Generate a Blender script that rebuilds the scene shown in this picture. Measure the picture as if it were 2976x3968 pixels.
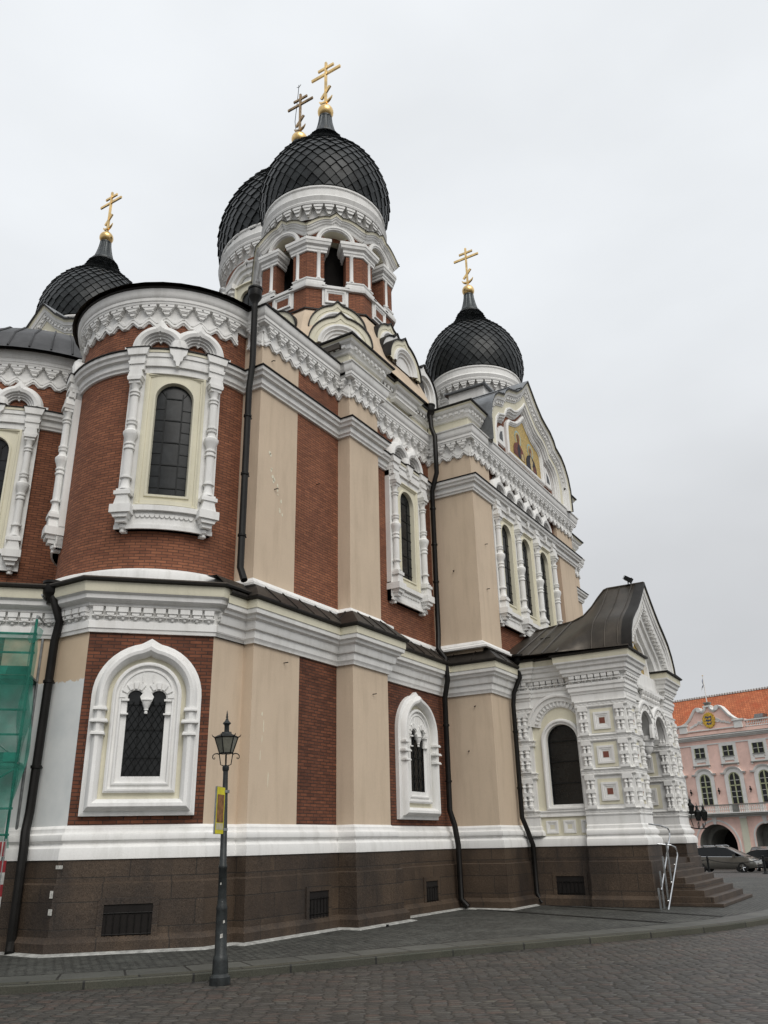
import bpy, bmesh, math, random
from mathutils import Vector, Matrix
R = math.radians
sin, cos, pi = math.sin, math.cos, math.pi
random.seed(7)
for o in list(bpy.data.objects):
    bpy.data.objects.remove(o)
SC = bpy.context.scene
COL = SC.collection

# ------------------------------------------------------------------ camera
cam = bpy.data.cameras.new('camera')
co = bpy.data.objects.new('camera', cam)
COL.objects.link(co)
SC.camera = co
CAMP = Vector((-13.36, -11.34, 1.65))
r_, u_, f_ = Vector((.5220, -.8520, -.0200)), Vector((-.3110, -.2120, .9260)), Vector((.7940, .4780, .3760))
f_.normalize(); r_ = (r_ - f_ * r_.dot(f_)).normalized(); u_ = r_.cross(f_)
m = Matrix((r_, u_, -f_)).transposed().to_4x4()
m.translation = CAMP
co.matrix_world = m
cam.sensor_fit = 'VERTICAL'
cam.sensor_height = 32
cam.sensor_width = 24
cam.lens = 3175.5 / 3968 * 32
cam.clip_start = .05
cam.clip_end = 3000

# ------------------------------------------------------------------ sky, sun, exposure
W = bpy.data.worlds.new('World')
SC.world = W
W.use_nodes = True
nt = W.node_tree
nt.nodes.clear()
def wn(t, **k):
    n = nt.nodes.new(t)
    for a, b in k.items():
        setattr(n, a, b)
    return n
out = wn('ShaderNodeOutputWorld')
bg = wn('ShaderNodeBackground')
sky = wn('ShaderNodeTexSky', sky_type='NISHITA', sun_disc=False)
SUN_EL, SUN_AZ = R(46), R(236)          # azimuth of the sun measured counter-clockwise from +X
sky.sun_elevation = SUN_EL
sky.sun_rotation = R(90) - SUN_AZ
sky.dust_density = 4
tc = wn('ShaderNodeTexCoord')
sep = wn('ShaderNodeSeparateXYZ')
nt.links.new(tc.outputs['Generated'], sep.inputs[0])
ramp = wn('ShaderNodeValToRGB')          # overcast luminance by elevation
ramp.color_ramp.elements[0].position = 0.0
ramp.color_ramp.elements[0].color = (4.7, 4.8, 4.95, 1)
ramp.color_ramp.elements[1].position = 1.0
ramp.color_ramp.elements[1].color = (8.0, 8.25, 8.5, 1)
e = ramp.color_ramp.elements.new(.30); e.color = (6.0, 6.12, 6.28, 1)
e = ramp.color_ramp.elements.new(.55); e.color = (7.4, 7.65, 7.9, 1)
nt.links.new(sep.outputs['Z'], ramp.inputs[0])
mp = wn('ShaderNodeMapping')
mp.inputs['Scale'].default_value = (1.2, 1.2, 2.6)
nt.links.new(tc.outputs['Generated'], mp.inputs[0])
nz = wn('ShaderNodeTexNoise')
nz.inputs['Scale'].default_value = 2.3
nz.inputs['Detail'].default_value = 5
nz.inputs['Roughness'].default_value = .45
nt.links.new(mp.outputs[0], nz.inputs['Vector'])
mr = wn('ShaderNodeMapRange')
mr.inputs['From Min'].default_value = .3
mr.inputs['From Max'].default_value = .7
mr.inputs['To Min'].default_value = .93
mr.inputs['To Max'].default_value = 1.06
nt.links.new(nz.outputs['Fac'], mr.inputs['Value'])
mul = wn('ShaderNodeMixRGB', blend_type='MULTIPLY')
mul.inputs[0].default_value = 1
nt.links.new(ramp.outputs[0], mul.inputs[1])
nt.links.new(mr.outputs[0], mul.inputs[2])
mix = wn('ShaderNodeMixRGB')
mix.inputs[0].default_value = .95        # heavy cloud deck over the clear sky
nt.links.new(sky.outputs[0], mix.inputs[1])
nt.links.new(mul.outputs[0], mix.inputs[2])
nt.links.new(mix.outputs[0], bg.inputs['Color'])
bg.inputs['Strength'].default_value = .10
nt.links.new(bg.outputs[0], out.inputs[0])

sun = bpy.data.lights.new('sun', 'SUN')
sun.energy = 1.5
sun.angle = R(40)
sun.color = (1, .96, .9)
so = bpy.data.objects.new('sun', sun)
COL.objects.link(so)
sd = Vector((cos(SUN_EL) * cos(SUN_AZ), cos(SUN_EL) * sin(SUN_AZ), sin(SUN_EL)))
so.rotation_euler = sd.to_track_quat('Z', 'Y').to_euler()
SC.view_settings.view_transform = 'Standard'
SC.view_settings.look = 'None'
SC.view_settings.exposure = .22
SC.view_settings.gamma = 1

# ------------------------------------------------------------------ materials
MATS = {}
def nodes(m):
    m.use_nodes = True
    t = m.node_tree
    return t, t.nodes['Principled BSDF']
def new(t, typ, inp=None, **k):
    n = t.nodes.new(typ)
    for a, b in k.items():
        setattr(n, a, b)
    for a, b in (inp or {}).items():
        n.inputs[a].default_value = b
    return n
def c4(c):
    return (c[0], c[1], c[2], 1)
def noise_mix(t, vec, scale, a, b, lo=.35, hi=.65, detail=6, rough=.6):
    n = new(t, 'ShaderNodeTexNoise', {'Scale': scale, 'Detail': detail, 'Roughness': rough})
    if vec: t.links.new(vec, n.inputs['Vector'])
    r = new(t, 'ShaderNodeMapRange', {'From Min': lo, 'From Max': hi})
    t.links.new(n.outputs['Fac'], r.inputs['Value'])
    mx = new(t, 'ShaderNodeMixRGB')
    t.links.new(r.outputs[0], mx.inputs[0])
    for i, q in ((1, a), (2, b)):
        if isinstance(q, tuple): mx.inputs[i].default_value = c4(q)
        else: t.links.new(q, mx.inputs[i])
    return mx.outputs[0], n.outputs['Fac']
def plain(name, col, rough=.7, metal=0, var=.12, scale=1.5, bump=0, bscale=40, spec=.3, coat=0):
    m = bpy.data.materials.new(name)
    t, p = nodes(m)
    tcn = new(t, 'ShaderNodeTexCoord')
    v = tcn.outputs['Object']
    a = tuple(max(0, x * (1 - var)) for x in col)
    b = tuple(min(1, x * (1 + var)) for x in col)
    c, f = noise_mix(t, v, scale, a, b)
    c2, f2 = noise_mix(t, v, scale * 9, tuple(x * (1 - var * .6) for x in (1, 1, 1)), (1., 1., 1.))
    mu = new(t, 'ShaderNodeMixRGB', blend_type='MULTIPLY')
    mu.inputs[0].default_value = 1
    t.links.new(c, mu.inputs[1]); t.links.new(c2, mu.inputs[2])
    t.links.new(mu.outputs[0], p.inputs['Base Color'])
    p.inputs['Roughness'].default_value = rough
    p.inputs['Metallic'].default_value = metal
    p.inputs['Specular IOR Level'].default_value = spec
    p.inputs['Coat Weight'].default_value = coat
    if bump:
        n = new(t, 'ShaderNodeTexNoise', {'Scale': bscale, 'Detail': 5})
        t.links.new(v, n.inputs['Vector'])
        bp = new(t, 'ShaderNodeBump', {'Strength': bump, 'Distance': .02})
        t.links.new(n.outputs['Fac'], bp.inputs['Height'])
        t.links.new(bp.outputs[0], p.inputs['Normal'])
    MATS[name] = m
    return m
def streaky(name, col, stain, rough=.8, amt=.35):
    """plaster with faint vertical rain streaks and blotches"""
    m = bpy.data.materials.new(name)
    t, p = nodes(m)
    tcn = new(t, 'ShaderNodeTexCoord')
    v = tcn.outputs['Object']
    mp = new(t, 'ShaderNodeMapping')
    mp.inputs['Scale'].default_value = (1.7, 1.7, .22)
    t.links.new(v, mp.inputs[0])
    c, f = noise_mix(t, mp.outputs[0], 2.2, col, tuple(col[i] * (1 - amt) + stain[i] * amt for i in range(3)), .48, .78, 8, .65)
    c2, _ = noise_mix(t, v, .8, (.93, .93, .93), (1., 1., 1.))
    c3, _ = noise_mix(t, v, 30, (.95, .95, .95), (1., 1., 1.))
    mu = new(t, 'ShaderNodeMixRGB', blend_type='MULTIPLY'); mu.inputs[0].default_value = 1
    m2 = new(t, 'ShaderNodeMixRGB', blend_type='MULTIPLY'); m2.inputs[0].default_value = 1
    t.links.new(c, mu.inputs[1]); t.links.new(c2, mu.inputs[2])
    t.links.new(mu.outputs[0], m2.inputs[1]); t.links.new(c3, m2.inputs[2])
    t.links.new(m2.outputs[0], p.inputs['Base Color'])
    p.inputs['Roughness'].default_value = rough
    p.inputs['Specular IOR Level'].default_value = .25
    n = new(t, 'ShaderNodeTexNoise', {'Scale': 55, 'Detail': 4})
    t.links.new(v, n.inputs['Vector'])
    bp = new(t, 'ShaderNodeBump', {'Strength': .25, 'Distance': .01})
    t.links.new(n.outputs['Fac'], bp.inputs['Height'])
    t.links.new(bp.outputs[0], p.inputs['Normal'])
    MATS[name] = m
    return m
def bricky(name, c1, c2, mort, bw, bh, mo, stain=None, rough=.85, bump=.5, bias=0, warp=0, freq=2, off=.5, smooth=.1, speck=0, uv=True, st=(.5, .75), bvar=0):
    m = bpy.data.materials.new(name)
    t, p = nodes(m)
    tcn = new(t, 'ShaderNodeTexCoord')
    v = tcn.outputs['UV' if uv else 'Object']
    vec = v
    if warp:
        n = new(t, 'ShaderNodeTexNoise', {'Scale': 2.5, 'Detail': 3})
        t.links.new(v, n.inputs['Vector'])
        s = new(t, 'ShaderNodeVectorMath', operation='SUBTRACT'); s.inputs[1].default_value = (.5, .5, .5)
        t.links.new(n.outputs['Color'], s.inputs[0])
        sc = new(t, 'ShaderNodeVectorMath', operation='SCALE'); sc.inputs['Scale'].default_value = warp
        t.links.new(s.outputs[0], sc.inputs[0])
        ad = new(t, 'ShaderNodeVectorMath', operation='ADD')
        t.links.new(v, ad.inputs[0]); t.links.new(sc.outputs[0], ad.inputs[1])
        vec = ad.outputs[0]
    b = new(t, 'ShaderNodeTexBrick', {'Scale': 1, 'Mortar Size': mo, 'Mortar Smooth': smooth, 'Bias': bias, 'Brick Width': bw, 'Row Height': bh})
    b.offset = off; b.offset_frequency = freq
    b.inputs['Color1'].default_value = c4(c1); b.inputs['Color2'].default_value = c4(c2); b.inputs['Mortar'].default_value = c4(mort)
    t.links.new(vec, b.inputs['Vector'])
    col = b.outputs['Color']
    if bvar:                      # every brick fired a little differently
        mpn = new(t, 'ShaderNodeMapping'); mpn.inputs['Scale'].default_value = (1 / bw, 1 / bh, 1)
        t.links.new(vec, mpn.inputs[0])
        wn_ = new(t, 'ShaderNodeTexNoise', {'Scale': .9, 'Detail': 1})
        t.links.new(mpn.outputs[0], wn_.inputs['Vector'])
        rr = new(t, 'ShaderNodeMapRange', {'From Min': .3, 'From Max': .7, 'To Min': 1 - bvar, 'To Max': 1 + bvar})
        t.links.new(wn_.outputs['Fac'], rr.inputs['Value'])
        mv = new(t, 'ShaderNodeMixRGB', blend_type='MULTIPLY'); mv.inputs[0].default_value = 1
        t.links.new(col, mv.inputs[1]); t.links.new(rr.outputs[0], mv.inputs[2]); col = mv.outputs[0]
    c2_, _ = noise_mix(t, tcn.outputs['Object'], 1.1, (.78, .78, .78), (1.12, 1.12, 1.12), .3, .7)
    mu = new(t, 'ShaderNodeMixRGB', blend_type='MULTIPLY'); mu.inputs[0].default_value = 1
    t.links.new(col, mu.inputs[1]); t.links.new(c2_, mu.inputs[2])
    col = mu.outputs[0]
    if stain:
        mp = new(t, 'ShaderNodeMapping'); mp.inputs['Scale'].default_value = (1, 1, .45)
        t.links.new(tcn.outputs['Object'], mp.inputs[0])
        col, _ = noise_mix(t, mp.outputs[0], .9, col, stain, st[0], st[1], 7, .65)
    if speck:
        k, _ = noise_mix(t, tcn.outputs['Object'], 70, (1 - speck,) * 3, (1 + speck,) * 3, .35, .65, 3)
        m3 = new(t, 'ShaderNodeMixRGB', blend_type='MULTIPLY'); m3.inputs[0].default_value = 1
        t.links.new(col, m3.inputs[1]); t.links.new(k, m3.inputs[2]); col = m3.outputs[0]
    t.links.new(col, p.inputs['Base Color'])
    p.inputs['Roughness'].default_value = rough
    p.inputs['Specular IOR Level'].default_value = .3
    if bump:
        n = new(t, 'ShaderNodeTexNoise', {'Scale': 14, 'Detail': 6})
        t.links.new(tcn.outputs['Object'], n.inputs['Vector'])
        ma = new(t, 'ShaderNodeMath', operation='MULTIPLY_ADD'); ma.inputs[1].default_value = -1.2
        t.links.new(b.outputs['Fac'], ma.inputs[0]); t.links.new(n.outputs['Fac'], ma.inputs[2])
        bp = new(t, 'ShaderNodeBump', {'Strength': bump, 'Distance': .015})
        t.links.new(ma.outputs[0], bp.inputs['Height'])
        t.links.new(bp.outputs[0], p.inputs['Normal'])
    MATS[name] = m
    return m

streaky('white_plaster', (.82, .815, .795), (.42, .41, .37), amt=.42)
streaky('cream_plaster', (.74, .705, .56), (.45, .42, .33), amt=.3)
streaky('beige_plaster', (.62, .50, .375), (.42, .33, .235), amt=.5)
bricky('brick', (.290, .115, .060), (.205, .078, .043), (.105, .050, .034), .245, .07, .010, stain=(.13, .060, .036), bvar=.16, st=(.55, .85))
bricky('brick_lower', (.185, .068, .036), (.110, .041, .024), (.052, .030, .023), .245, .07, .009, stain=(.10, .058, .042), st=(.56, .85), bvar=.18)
bricky('granite', (.080, .056, .038), (.056, .040, .029), (.030, .025, .020), 1.12, .43, .009, stain=(.026, .021, .018), bump=.5, speck=.55, off=.37, rough=.55, st=(.45, .72))
def cobble(name):
    m = bpy.data.materials.new(name)
    t, p = nodes(m)
    tcn = new(t, 'ShaderNodeTexCoord')
    mp = new(t, 'ShaderNodeMapping')
    mp.inputs['Rotation'].default_value = (0, 0, R(58))
    t.links.new(tcn.outputs['Object'], mp.inputs[0])
    n0 = new(t, 'ShaderNodeTexNoise', {'Scale': 1.3, 'Detail': 2}); t.links.new(mp.outputs[0], n0.inputs['Vector'])
    ad = new(t, 'ShaderNodeVectorMath', operation='MULTIPLY_ADD'); ad.inputs[1].default_value = (.16, .16, 0)
    t.links.new(n0.outputs['Color'], ad.inputs[0]); t.links.new(mp.outputs[0], ad.inputs[2])
    sc = new(t, 'ShaderNodeMapping'); sc.inputs['Scale'].default_value = (5.2, 8.6, 0)
    t.links.new(ad.outputs[0], sc.inputs[0])
    # break the joints of every other course
    v = new(t, 'ShaderNodeTexVoronoi', {'Scale': 1, 'Randomness': .62}); v.voronoi_dimensions = '2D'
    e = new(t, 'ShaderNodeTexVoronoi', {'Scale': 1, 'Randomness': .62}); e.voronoi_dimensions = '2D'; e.feature = 'DISTANCE_TO_EDGE'
    for q in (v, e): t.links.new(sc.outputs[0], q.inputs['Vector'])
    sp = new(t, 'ShaderNodeSeparateColor'); t.links.new(v.outputs['Color'], sp.inputs[0])
    r = new(t, 'ShaderNodeValToRGB'); t.links.new(sp.outputs[0], r.inputs[0])
    el = r.color_ramp.elements
    el[0].position = 0; el[0].color = (.034, .032, .029, 1)
    el[1].position = 1; el[1].color = (.088, .080, .066, 1)
    for pos, c in ((.3, (.052, .047, .041)), (.55, (.062, .058, .052)), (.74, (.078, .054, .044)), (.86, (.070, .068, .064))):
        x = el.new(pos); x.color = c4(c)
    g, _ = noise_mix(t, tcn.outputs['Object'], 22, (.7, .7, .7), (1.25, 1.25, 1.25), .3, .7)
    d, _ = noise_mix(t, tcn.outputs['Object'], .35, (.75, .76, .76), (1.15, 1.12, 1.08), .35, .65, 4)
    mu = new(t, 'ShaderNodeMixRGB', blend_type='MULTIPLY'); mu.inputs[0].default_value = 1
    m2 = new(t, 'ShaderNodeMixRGB', blend_type='MULTIPLY'); m2.inputs[0].default_value = 1
    t.links.new(r.outputs[0], mu.inputs[1]); t.links.new(g, mu.inputs[2])
    t.links.new(mu.outputs[0], m2.inputs[1]); t.links.new(d, m2.inputs[2])
    jr = new(t, 'ShaderNodeMapRange', {'From Min': .02, 'From Max': .10}); jr.clamp = True
    t.links.new(e.outputs['Distance'], jr.inputs['Value'])
    jm = new(t, 'ShaderNodeMixRGB'); jm.inputs[1].default_value = (.013, .012, .010, 1)
    t.links.new(jr.outputs[0], jm.inputs[0]); t.links.new(m2.outputs[0], jm.inputs[2])
    t.links.new(jm.outputs[0], p.inputs['Base Color'])
    p.inputs['Roughness'].default_value = .52
    p.inputs['Specular IOR Level'].default_value = .4
    hr_ = new(t, 'ShaderNodeMapRange', {'From Min': .0, 'From Max': .28}); hr_.interpolation_type = 'SMOOTHSTEP'
    t.links.new(e.outputs['Distance'], hr_.inputs['Value'])
    n2 = new(t, 'ShaderNodeTexNoise', {'Scale': 16, 'Detail': 4}); t.links.new(tcn.outputs['Object'], n2.inputs['Vector'])
    ma = new(t, 'ShaderNodeMath', operation='MULTIPLY_ADD'); ma.inputs[1].default_value = .45
    t.links.new(n2.outputs['Fac'], ma.inputs[0]); t.links.new(hr_.outputs[0], ma.inputs[2])
    t2 = new(t, 'ShaderNodeMath', operation='MULTIPLY_ADD'); t2.inputs[1].default_value = .6
    t.links.new(sp.outputs[1], t2.inputs[0]); t.links.new(ma.outputs[0], t2.inputs[2])
    bp = new(t, 'ShaderNodeBump', {'Strength': .75, 'Distance': .022})
    t.links.new(t2.outputs[0], bp.inputs['Height']); t.links.new(bp.outputs[0], p.inputs['Normal'])
    MATS[name] = m
cobble('cobbles')
bricky('setts', (.082, .083, .074), (.052, .054, .049), (.020, .020, .018), .17, .11, .014, stain=(.095, .098, .088), bump=.8, warp=.06, smooth=.4, rough=.6, speck=.25, bvar=.3)
bricky('slabs', (.100, .102, .091), (.076, .078, .070), (.020, .020, .018), .95, .62, .02, stain=(.048, .049, .045), bump=.25, rough=.5, speck=.15)
bricky('kerbstone', (.072, .070, .052), (.050, .050, .038), (.018, .018, .016), 1.5, 2.0, .018, stain=(.04, .044, .032), bump=.3, rough=.6, speck=.3)
bricky('roof_tiles', (.56, .19, .085), (.42, .13, .06), (.20, .05, .02), .30, .36, .03, stain=(.38, .085, .035), off=.5, bump=.7, smooth=.5)
plain('mortar', (.36, .36, .34), .9, var=.3, scale=6)
plain('dome_metal', (.017, .020, .021), .42, .2, .6, 4.5, .10, 9, spec=.35)
plain('neck_metal', (.050, .056, .058), .36, .7, .3, 2.0, spec=.5)
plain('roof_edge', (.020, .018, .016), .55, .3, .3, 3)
plain('roof_brown', (.064, .053, .041), .42, .45, .3, 1.6, .08, 6, spec=.5)
plain('roof_grey', (.22, .23, .24), .35, .7, .25, 1.5, .05, 6)
plain('roof_lead', (.060, .060, .062), .5, .3, .35, 1.5, .05, 6)
plain('cornice_metal', (.040, .035, .030), .45, .35, .4, 2, .06, 8)
plain('gold', (.80, .56, .25), .32, 1.0, .25, 3.2, .08, 18)
plain('shaded_old_gold', (.36, .25, .14), .42, .9, .45, 5, .1, 20)  # rusty gold, with the shade of the great cross's facing put into the colour
plain('pipe_metal', (.009, .008, .007), .45, .0, .35, 3, .05, 9, spec=.2)
plain('iron', (.012, .013, .013), .5, .5, .3, 12)
plain('lamp_paint', (.022, .026, .026), .42, .2, .45, 9, .15, 60, spec=.5)
plain('lamp_glass', (.16, .16, .13), .15, 0, .2, 9, spec=.5)
plain('dark_glass', (.012, .013, .013), .16, 0, .4, 2, .05, 3, spec=.35)
plain('leaded_glass', (.017, .019, .020), .25, 0, .4, 3.5, .14, 3, spec=.22)
plain('inside_dark', (.012, .010, .009), .9, 0, .2, 3)  # near-black stand-in for the shade inside openings
plain('maroon_plaster', (.20, .075, .055), .85, 0, .2, 2)
plain('steel', (.62, .63, .64), .22, 1.0, .1, 8)
plain('galvanised', (.28, .29, .29), .42, .8, .25, 8)
plain('mosaic_gold', (.52, .36, .10), .4, .35, .35, 22)
plain('robe_brown', (.17, .065, .05), .8, 0, .4, 9)
plain('robe_dark', (.035, .035, .045), .8, 0, .4, 9)
plain('robe_cream', (.50, .40, .22), .8, 0, .4, 12)
plain('halo_blue', (.33, .48, .47), .6, 0, .15, 9)
plain('face_tone', (.22, .11, .06), .8, 0, .2, 12)
plain('hair_grey', (.30, .27, .24), .8, 0, .2, 12)
plain('pink_plaster', (.84, .58, .50), .85, 0, .12, .6)
plain('palace_white', (.74, .73, .70), .8, 0, .1, .7)
plain('palace_cream', (.66, .65, .52), .85, 0, .06, .6)
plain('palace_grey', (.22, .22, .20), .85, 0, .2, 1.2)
plain('window_green', (.40, .42, .26), .7, 0, .1, 3)
plain('emblem_gold', (.72, .46, .08), .35, .7, .4, 6)
plain('emblem_blue', (.03, .06, .16), .5, 0, .2, 5)
plain('flag_blue', (.01, .03, .22), .8, 0, .1, 3)
plain('flag_black', (.008, .008, .010), .8, 0, .1, 3)
plain('flag_white', (.75, .75, .75), .8, 0, .05, 3)
plain('sign_yellow', (.72, .64, .03), .45, 0, .12, 5)
plain('sign_brown', (.26, .12, .04), .5, 0, .5, 16)
plain('sign_pale', (.55, .50, .34), .5, 0, .15, 8)
plain('car_grey', (.17, .165, .15), .25, .65, .06, 2, spec=.5, coat=.6)
plain('car_black', (.012, .013, .015), .2, .3, .1, 2, spec=.5, coat=.8)
plain('car_dark', (.035, .037, .040), .22, .4, .1, 2, spec=.5, coat=.7)
plain('chrome', (.7, .7, .7), .15, 1, .05, 5)
plain('tyre', (.012, .012, .012), .85, 0, .2, 20)
plain('car_window', (.008, .009, .010), .10, 0, .1, 4, spec=.25)
plain('red_glass', (.42, .015, .03), .2, 0, .1, 8)
plain('clear_lamp', (.55, .56, .58), .12, .2, .1, 8)
plain('warn_red', (.20, .014, .018), .5, 0, .2, 6)
plain('warn_white', (.36, .36, .34), .5, 0, .2, 6)
plain('sticker', (.55, .54, .50), .5, 0, .3, 20)
plain('scaffold_green', (.015, .16, .115), .5, .2, .2, 6)
plain('wall_paper', (.55, .55, .52), .8)

def patched(name):
    """beige plaster whose lower part has fresh bluish-white undercoat with a ragged brush edge"""
    m = bpy.data.materials.new(name)
    t, p = nodes(m)
    tcn = new(t, 'ShaderNodeTexCoord')
    v = tcn.outputs['Object']
    sp = new(t, 'ShaderNodeSeparateXYZ'); t.links.new(v, sp.inputs[0])
    n = new(t, 'ShaderNodeTexNoise', {'Scale': 7, 'Detail': 5, 'Roughness': .7}); t.links.new(v, n.inputs['Vector'])
    ad = new(t, 'ShaderNodeMath', operation='MULTIPLY_ADD'); ad.inputs[1].default_value = .28
    t.links.new(n.outputs['Fac'], ad.inputs[0]); t.links.new(sp.outputs['Z'], ad.inputs[2])
    gt = new(t, 'ShaderNodeMath', operation='GREATER_THAN'); gt.inputs[1].default_value = 4.92
    t.links.new(ad.outputs[0], gt.inputs[0])
    a, _ = noise_mix(t, v, 1.6, (.62, .645, .64), (.72, .735, .72))
    b, _ = noise_mix(t, v, 1.6, (.56, .44, .31), (.62, .49, .35))
    mx = new(t, 'ShaderNodeMixRGB')
    t.links.new(gt.outputs[0], mx.inputs[0]); t.links.new(a, mx.inputs[1]); t.links.new(b, mx.inputs[2])
    t.links.new(mx.outputs[0], p.inputs['Base Color'])
    p.inputs['Roughness'].default_value = .8
    MATS[name] = m
patched('undercoated_plaster')
def netting(name):
    m = bpy.data.materials.new(name)
    t, p = nodes(m)
    tcn = new(t, 'ShaderNodeTexCoord')
    c, f = noise_mix(t, tcn.outputs['Object'], 5, (.006, .115, .08), (.014, .19, .135))
    t.links.new(c, p.inputs['Base Color'])
    p.inputs['Roughness'].default_value = .7
    w = new(t, 'ShaderNodeTexNoise', {'Scale': 3, 'Detail': 4}); t.links.new(tcn.outputs['Object'], w.inputs['Vector'])
    mr = new(t, 'ShaderNodeMapRange', {'From Min': .3, 'From Max': .7, 'To Min': .48, 'To Max': .74})
    t.links.new(w.outputs['Fac'], mr.inputs['Value'])
    t.links.new(mr.outputs[0], p.inputs['Alpha'])
    MATS[name] = m
netting('green_net')

# ------------------------------------------------------------------ mesh builder
CAM_SCALE = .94787                      # the upper storeys are scaled about the camera: one uniform factor and shift
SHIFT = Vector((-.6965, -.5912, .0860))
def offs(path, o, closed=False):
    """offset a 2-D polyline to the right of travel with mitred corners"""
    n = len(path); res = []
    for i in range(n):
        p = path[i]
        a = path[i - 1] if (i > 0 or closed) else None
        b = path[(i + 1) % n] if (i < n - 1 or closed) else None
        ns = []
        for q0, q1 in ((a, p), (p, b)):
            if q0 is None or q1 is None: continue
            dx, dy = q1[0] - q0[0], q1[1] - q0[1]
            l = math.hypot(dx, dy) or 1e-9
            ns.append((dy / l, -dx / l))
        if len(ns) == 2:
            d = 1 + ns[0][0] * ns[1][0] + ns[0][1] * ns[1][1]
            d = max(d, .25)
            k = ((ns[0][0] + ns[1][0]) / d, (ns[0][1] + ns[1][1]) / d)
        else:
            k = ns[0]
        res.append((p[0] + k[0] * o, p[1] + k[1] * o))
    return res
def flat(p, nrm):
    """frame on a wall: s to the right seen from outside, h up (absolute), o outwards"""
    l = math.hypot(*nrm); nx, ny = nrm[0] / l, nrm[1] / l
    def F(s, h, o):
        return Vector((p[0] - ny * s + nx * o, p[1] + nx * s + ny * o, h))
    F.bent = False
    return F
def bent(c, r, ang):
    a0 = R(ang)
    def F(s, h, o):
        a = a0 + s / r
        return Vector((c[0] + (r + o) * cos(a), c[1] + (r + o) * sin(a), h))
    F.bent = True
    return F

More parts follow.
